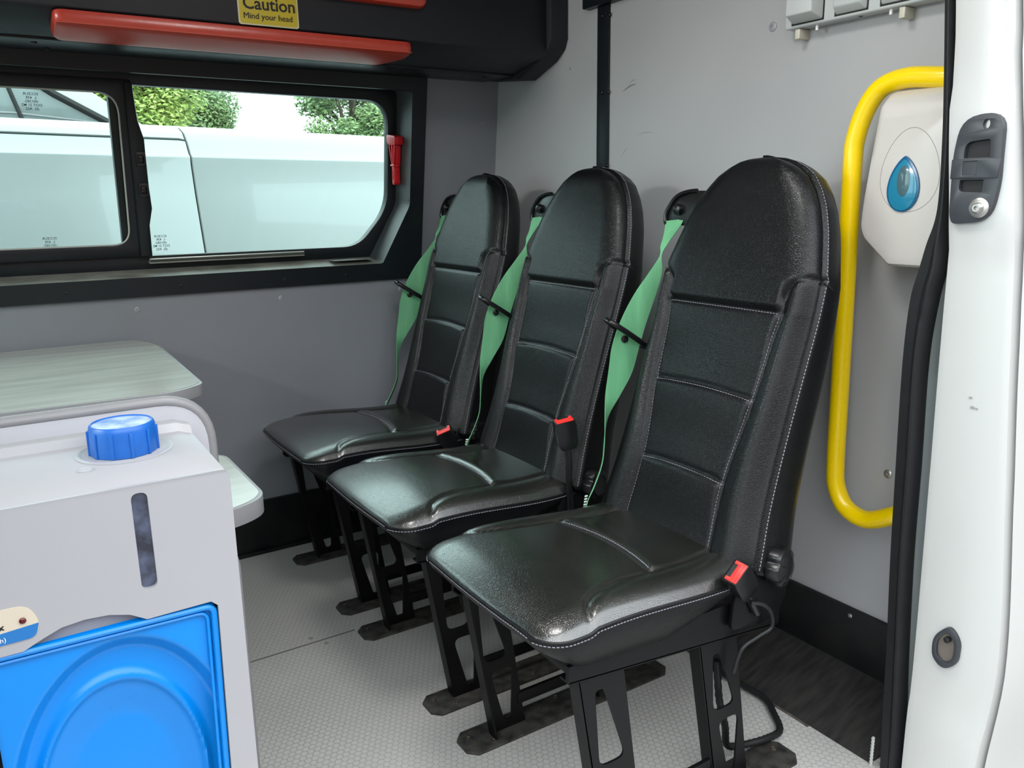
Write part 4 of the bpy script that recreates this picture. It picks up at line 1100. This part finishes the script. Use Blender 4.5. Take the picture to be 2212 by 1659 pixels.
# control label
cap_o = roundpoly([(-.075,.571),(-.0055,.572),(.0005,.59),(-.009,.6125),(-.04,.6145),(-.075,.609)], [.01,.016,.012,.014,.02,.01], 5)
lbl = MB().poly(cap_o, [], lambda a, b_, t: H(a, .9988+t, b_), 0, .002).build('control_label', 'beige', hw)
lb2 = roundpoly([(-.075,.5715),(-.0055,.5725),(-.001,.589),(-.075,.5835)], [.01,.016,.001,0], 5)
MB().poly(lb2, [], lambda a, b_, t: H(a, .9984+t, b_), 0, .001).build('blue_band', 'labelblue', lbl)
MB().lathe(H(-.016, .9986, .596), (0, -1, 0), [(.0035,0),(.0035,.0015),(.002,.0028),(.0003,.003)], 16).build('indicator_lamp', 'led', lbl)
text_mesh('lettering', 'x', 0.010, 'ink', lbl, H(-.0395, .9984, .590), (1, 0, .06), (0, 0, 1), 0.0003, .0001)
text_mesh('lettering', 'h)', 0.008, 'wink', lbl, H(-.0405, .9980, .5755), (1, 0, .1), (0, 0, 1), 0.0, .0001)
stand = MB().box(-.10, 1.01, 0.0, .21, 1.262, .17).build('unit_stand', 'board', None, .004)
tag(stand, 'pale plinth box on the floor under the hand wash unit', 'plinth')

# ------------------------------------------------------------------ red escape hammer on the window reveal
hm = empty('escape_hammer', 'small red window-breaking hammer clipped beside the window', 'hammer', (1.142, 2.42, 1.09))
def HM(y, z, x): return (x-1.142, y-2.42, z-1.09)
b = MB().poly(roundpoly([(2.396,1.213),(2.393,1.236),(2.40,1.240),(2.450,1.247),(2.456,1.240),(2.452,1.222),(2.437,1.215)], .004, 3), [], lambda a, b_, t: HM(a, b_, t), 1.118, 1.146)
b.build('hammer_head', 'red', hm, .003)
b = MB()
for y0, y1 in ((2.404,2.420),(2.424,2.4245),(2.445,2.429)):
    b.obox(HM((y0+y1)/2, 1.185, 1.124), (.0035,0,0), Vector((0,(y0-y1)/2,.034)), (0,.0022,0))
b.poly([(2.406,1.216),(2.44,1.220),(2.431,1.150),(2.416,1.150)], [], lambda a, b_, t: HM(a, b_, t), 1.128, 1.144)
b.build('cage', 'red', hm, .001)
b = MB().poly(roundpoly([(2.417,1.155),(2.431,1.155),(2.434,1.098),(2.426,1.092),(2.418,1.098)], .006, 4), [roundpoly([(2.4225,1.138),(2.4265,1.138),(2.428,1.108),(2.422,1.108)], .001, 2)], lambda a, b_, t: HM(a, b_, t), 1.122, 1.132)
b.poly(roundpoly([(2.417,1.155),(2.431,1.155),(2.434,1.098),(2.426,1.092),(2.418,1.098)], .006, 4), [], lambda a, b_, t: HM(a, b_, t), 1.132, 1.142)
b.build('handle', 'red', hm, .001)
MB().tube([HM(2.408,1.150,1.132), HM(2.413,1.153,1.121), HM(2.435,1.153,1.121), HM(2.441,1.150,1.134)], .003, 8).build('clip', 'red', hm)

# ------------------------------------------------------------------ outside
gr = S(MB().box(-40, -20, -.66, 40, 60, -.60).build('ground', 'asphalt'), 'grey tarmac car park outside', 'ground')
# unseen brick wall added behind the camera to block low sky
yw = S(MB().box(-14, -4.4, -.6, 12, -4.0, 2.7).build('sky_block_wall', mat('sky_block_brick', (0.20, 0.13, 0.10), .85, noise=.4, nscale=6)), 'unseen brick wall added to block low sky from the open side door', 'wall')
# white van parked alongside, seen through the window
nv = empty('parked_van', 'white van parked alongside, filling the window', 'van', (.9, 3.55, -.60))
yawv = R(13)
nv.rotation_euler = (0, 0, yawv)
# side profile (y outward negative toward us, z above ground)
vp = [(0.02,.30),(-.01,.40),(-.03,.75),(-.03,1.10),(0.0,1.45),(.035,1.68),(.048,1.80),(.046,1.828),(.058,1.842),(.075,1.885),(.098,1.925),(.135,1.948),(.22,1.960),(.9,1.985)]
VX0, VX1, VG = -1.9, 3.1, -.128
def vskin(x0, x1, sub=None):
    b = MB(); P_ = sub or vp; vs = []
    for x in (x0, x1):
        for y, z in P_: vs.append((x, y, z))
    n_ = len(P_); b.add(vs, [(i, i+1, n_+i+1, n_+i) for i in range(n_-1)])
    # thickness strip behind
    return b
def vpart(name, x0, x1, m_='van'):
    b = MB(); P_ = vp + [(1.7, 1.985), (1.7, .30)]
    b.poly(P_, [], lambda a, c, t: (t, a, c), x0, x1)
    return b.build(name, m_, nv, .004, 2)
vpart('cargo_side', VG+.004, VX1); vpart('door_side', VX0, VG-.004)
MB().poly([(y+.012, z) for y, z in vp]+[(1.6,1.97),(1.6,.32)], [], lambda a, c, t: (t, a, c), VG-.02, VG+.02).build('door_gap', 'dark', nv)
MB().tube([(VX0, .083, 1.897), (VG-.03, .083, 1.897), (VG-.006, .082, 1.893)], .0055, 6).build('roof_gutter', mat('gutter_rubber', (0.05,0.06,0.06), .6), nv)
for x in (-1.3, 2.2):
    MB().lathe((x, .02, .33), (0, 1, 0), [(.33,0),(.33,.02),(.33,.2),(.2,.22)], 32).build('wheel', 'rubber', nv)
    MB().lathe((x, .015, .33), (0, -1, 0), [(.20,0),(.19,.01),(.05,.02),(.02,.03)], 24).build('wheel_trim', 'edge', nv)
# second vehicle beyond
n2 = empty('parked_van', 'taller white vehicle beyond with a dark slanting window', 'van', (0, 6.5, -.60))
body = roundpoly([(-5.0,.3),(2.6,.3),(2.75,1.2),(1.50,1.86),(1.113,2.171),(.80,2.384),(.25,2.72),(-.3,2.85),(-5.0,2.9)], .05, 3)
MB().poly(body, [], lambda a, c, t: (a, t, c), 0, 1.9).build('body', 'van', n2, .01)
win = [(-1.2,2.03),(-1.2,2.55),(.30,2.55),(.548,2.371),(.90,2.175),(.98,2.06)]
MB().poly(win, [], lambda a, c, t: (a, t, c), -.012, .01).build('side_window', 'vglass', n2)
MB().tube([(.30,-.018,2.54),(.548,-.018,2.371),(.93,-.018,2.16),(1.0,-.018,2.08)], .024, 8).build('window_seal', 'rubber', n2)
MB().tube([(.285,-.018,2.42),(.345,-.018,2.20)], .013, 8).build('divider_bar', 'rubber', n2)
MB().tube([(.345,-.018,2.20),(.39,-.018,2.12)], .009, 8).build('divider_tip', 'wink', n2)
MB().tube([(-1.2,-.014,2.245),(.3,-.014,2.24),(.86,-.014,2.19)], .006, 6).build('door_line', 'edge', n2)

# trees
def tree(name, label, c, rads, lm, n, trunk, seed, lobes):
    random.seed(seed)
    t = empty(name, label, 'tree', (c[0], c[1], -.6), 'trees beyond the parked vans')
    b = MB().tube(smoothpath([(0,0,0),(.05,0,trunk*.5),(0,.05,trunk),(.1,0,trunk+1.2)], 5), [.22-.15*i/15 for i in range(16)], 10)
    b.build('trunk', 'bark', t)
    br = MB(); vs = []; fs = []
    for lx, ly, lz, lr in lobes:
        br.tube([(0, 0, trunk*.8), (lx*.5, ly*.5, c[2]+.6+lz*.6-rads[2]*.3), (lx, ly, c[2]+.6+lz)], [.07, .045, .02], 6)
        for k_ in range(int(n*lr*lr)):
            d = Vector((random.gauss(0, 1), random.gauss(0, 1), random.gauss(0, 1))).normalized()
            q = random.random()**.45
            p = Vector((lx, ly, c[2]+.6+lz)) + Vector((d.x*lr, d.y*lr, d.z*lr*.85))*q*(1+.18*random.random())
            a = Vector((random.gauss(0,1), random.gauss(0,1), random.gauss(0,.6))).normalized(); b_ = a.orthogonal().normalized()
            s_ = random.uniform(.04, .075); i0 = len(vs)
            vs += [p-a*s_, p+b_*s_*.55, p+a*s_, p-b_*s_*.55]; fs.append((i0, i0+1, i0+2, i0+3))
    br.build('branches', 'bark', t)
    me = bpy.data.meshes.new('foliage'); me.from_pydata([tuple(v) for v in vs], [], fs); me.update()
    o = link('foliage', me, lm, t); o['kind'] = 'stuff'
    return t
def lobes(seed, n, rx, ry, rz, r0, r1):
    random.seed(seed); out = []
    for i in range(n):
        a = random.uniform(0, 2*PI); q = random.random()**.6; zq = random.uniform(-1, 1)
        w = math.sqrt(max(0, 1-zq*zq))
        out.append((rx*q*w*math.cos(a), ry*q*w*math.sin(a), rz*zq*.9, random.uniform(r0, r1)))
    return out
tree('leafy_tree', 'bright green leafy tree rising behind the vans at the left pane', (3.3, 21, 3.4), (1.6,1.4,1.7), 'leaf', 5200, 2.4, 11, lobes(1, 22, 1.25, 1.0, 1.5, .45, .75))
tree('leafy_tree', 'darker green tree sloping down to the right above the van roof', (4.9, 23, 2.9), (1.3,1.2,1.2), 'leafdark', 5200, 2.0, 12, lobes(2, 18, 1.0, .9, 1.2, .4, .62))
tree('leafy_tree', 'open-branched green tree at the right end of the window', (8.6, 21, 3.45), (1.9,1.4,1.5), 'leafdark', 3300, 2.2, 13, lobes(5, 26, 1.6, 1.0, 1.1, .34, .55))
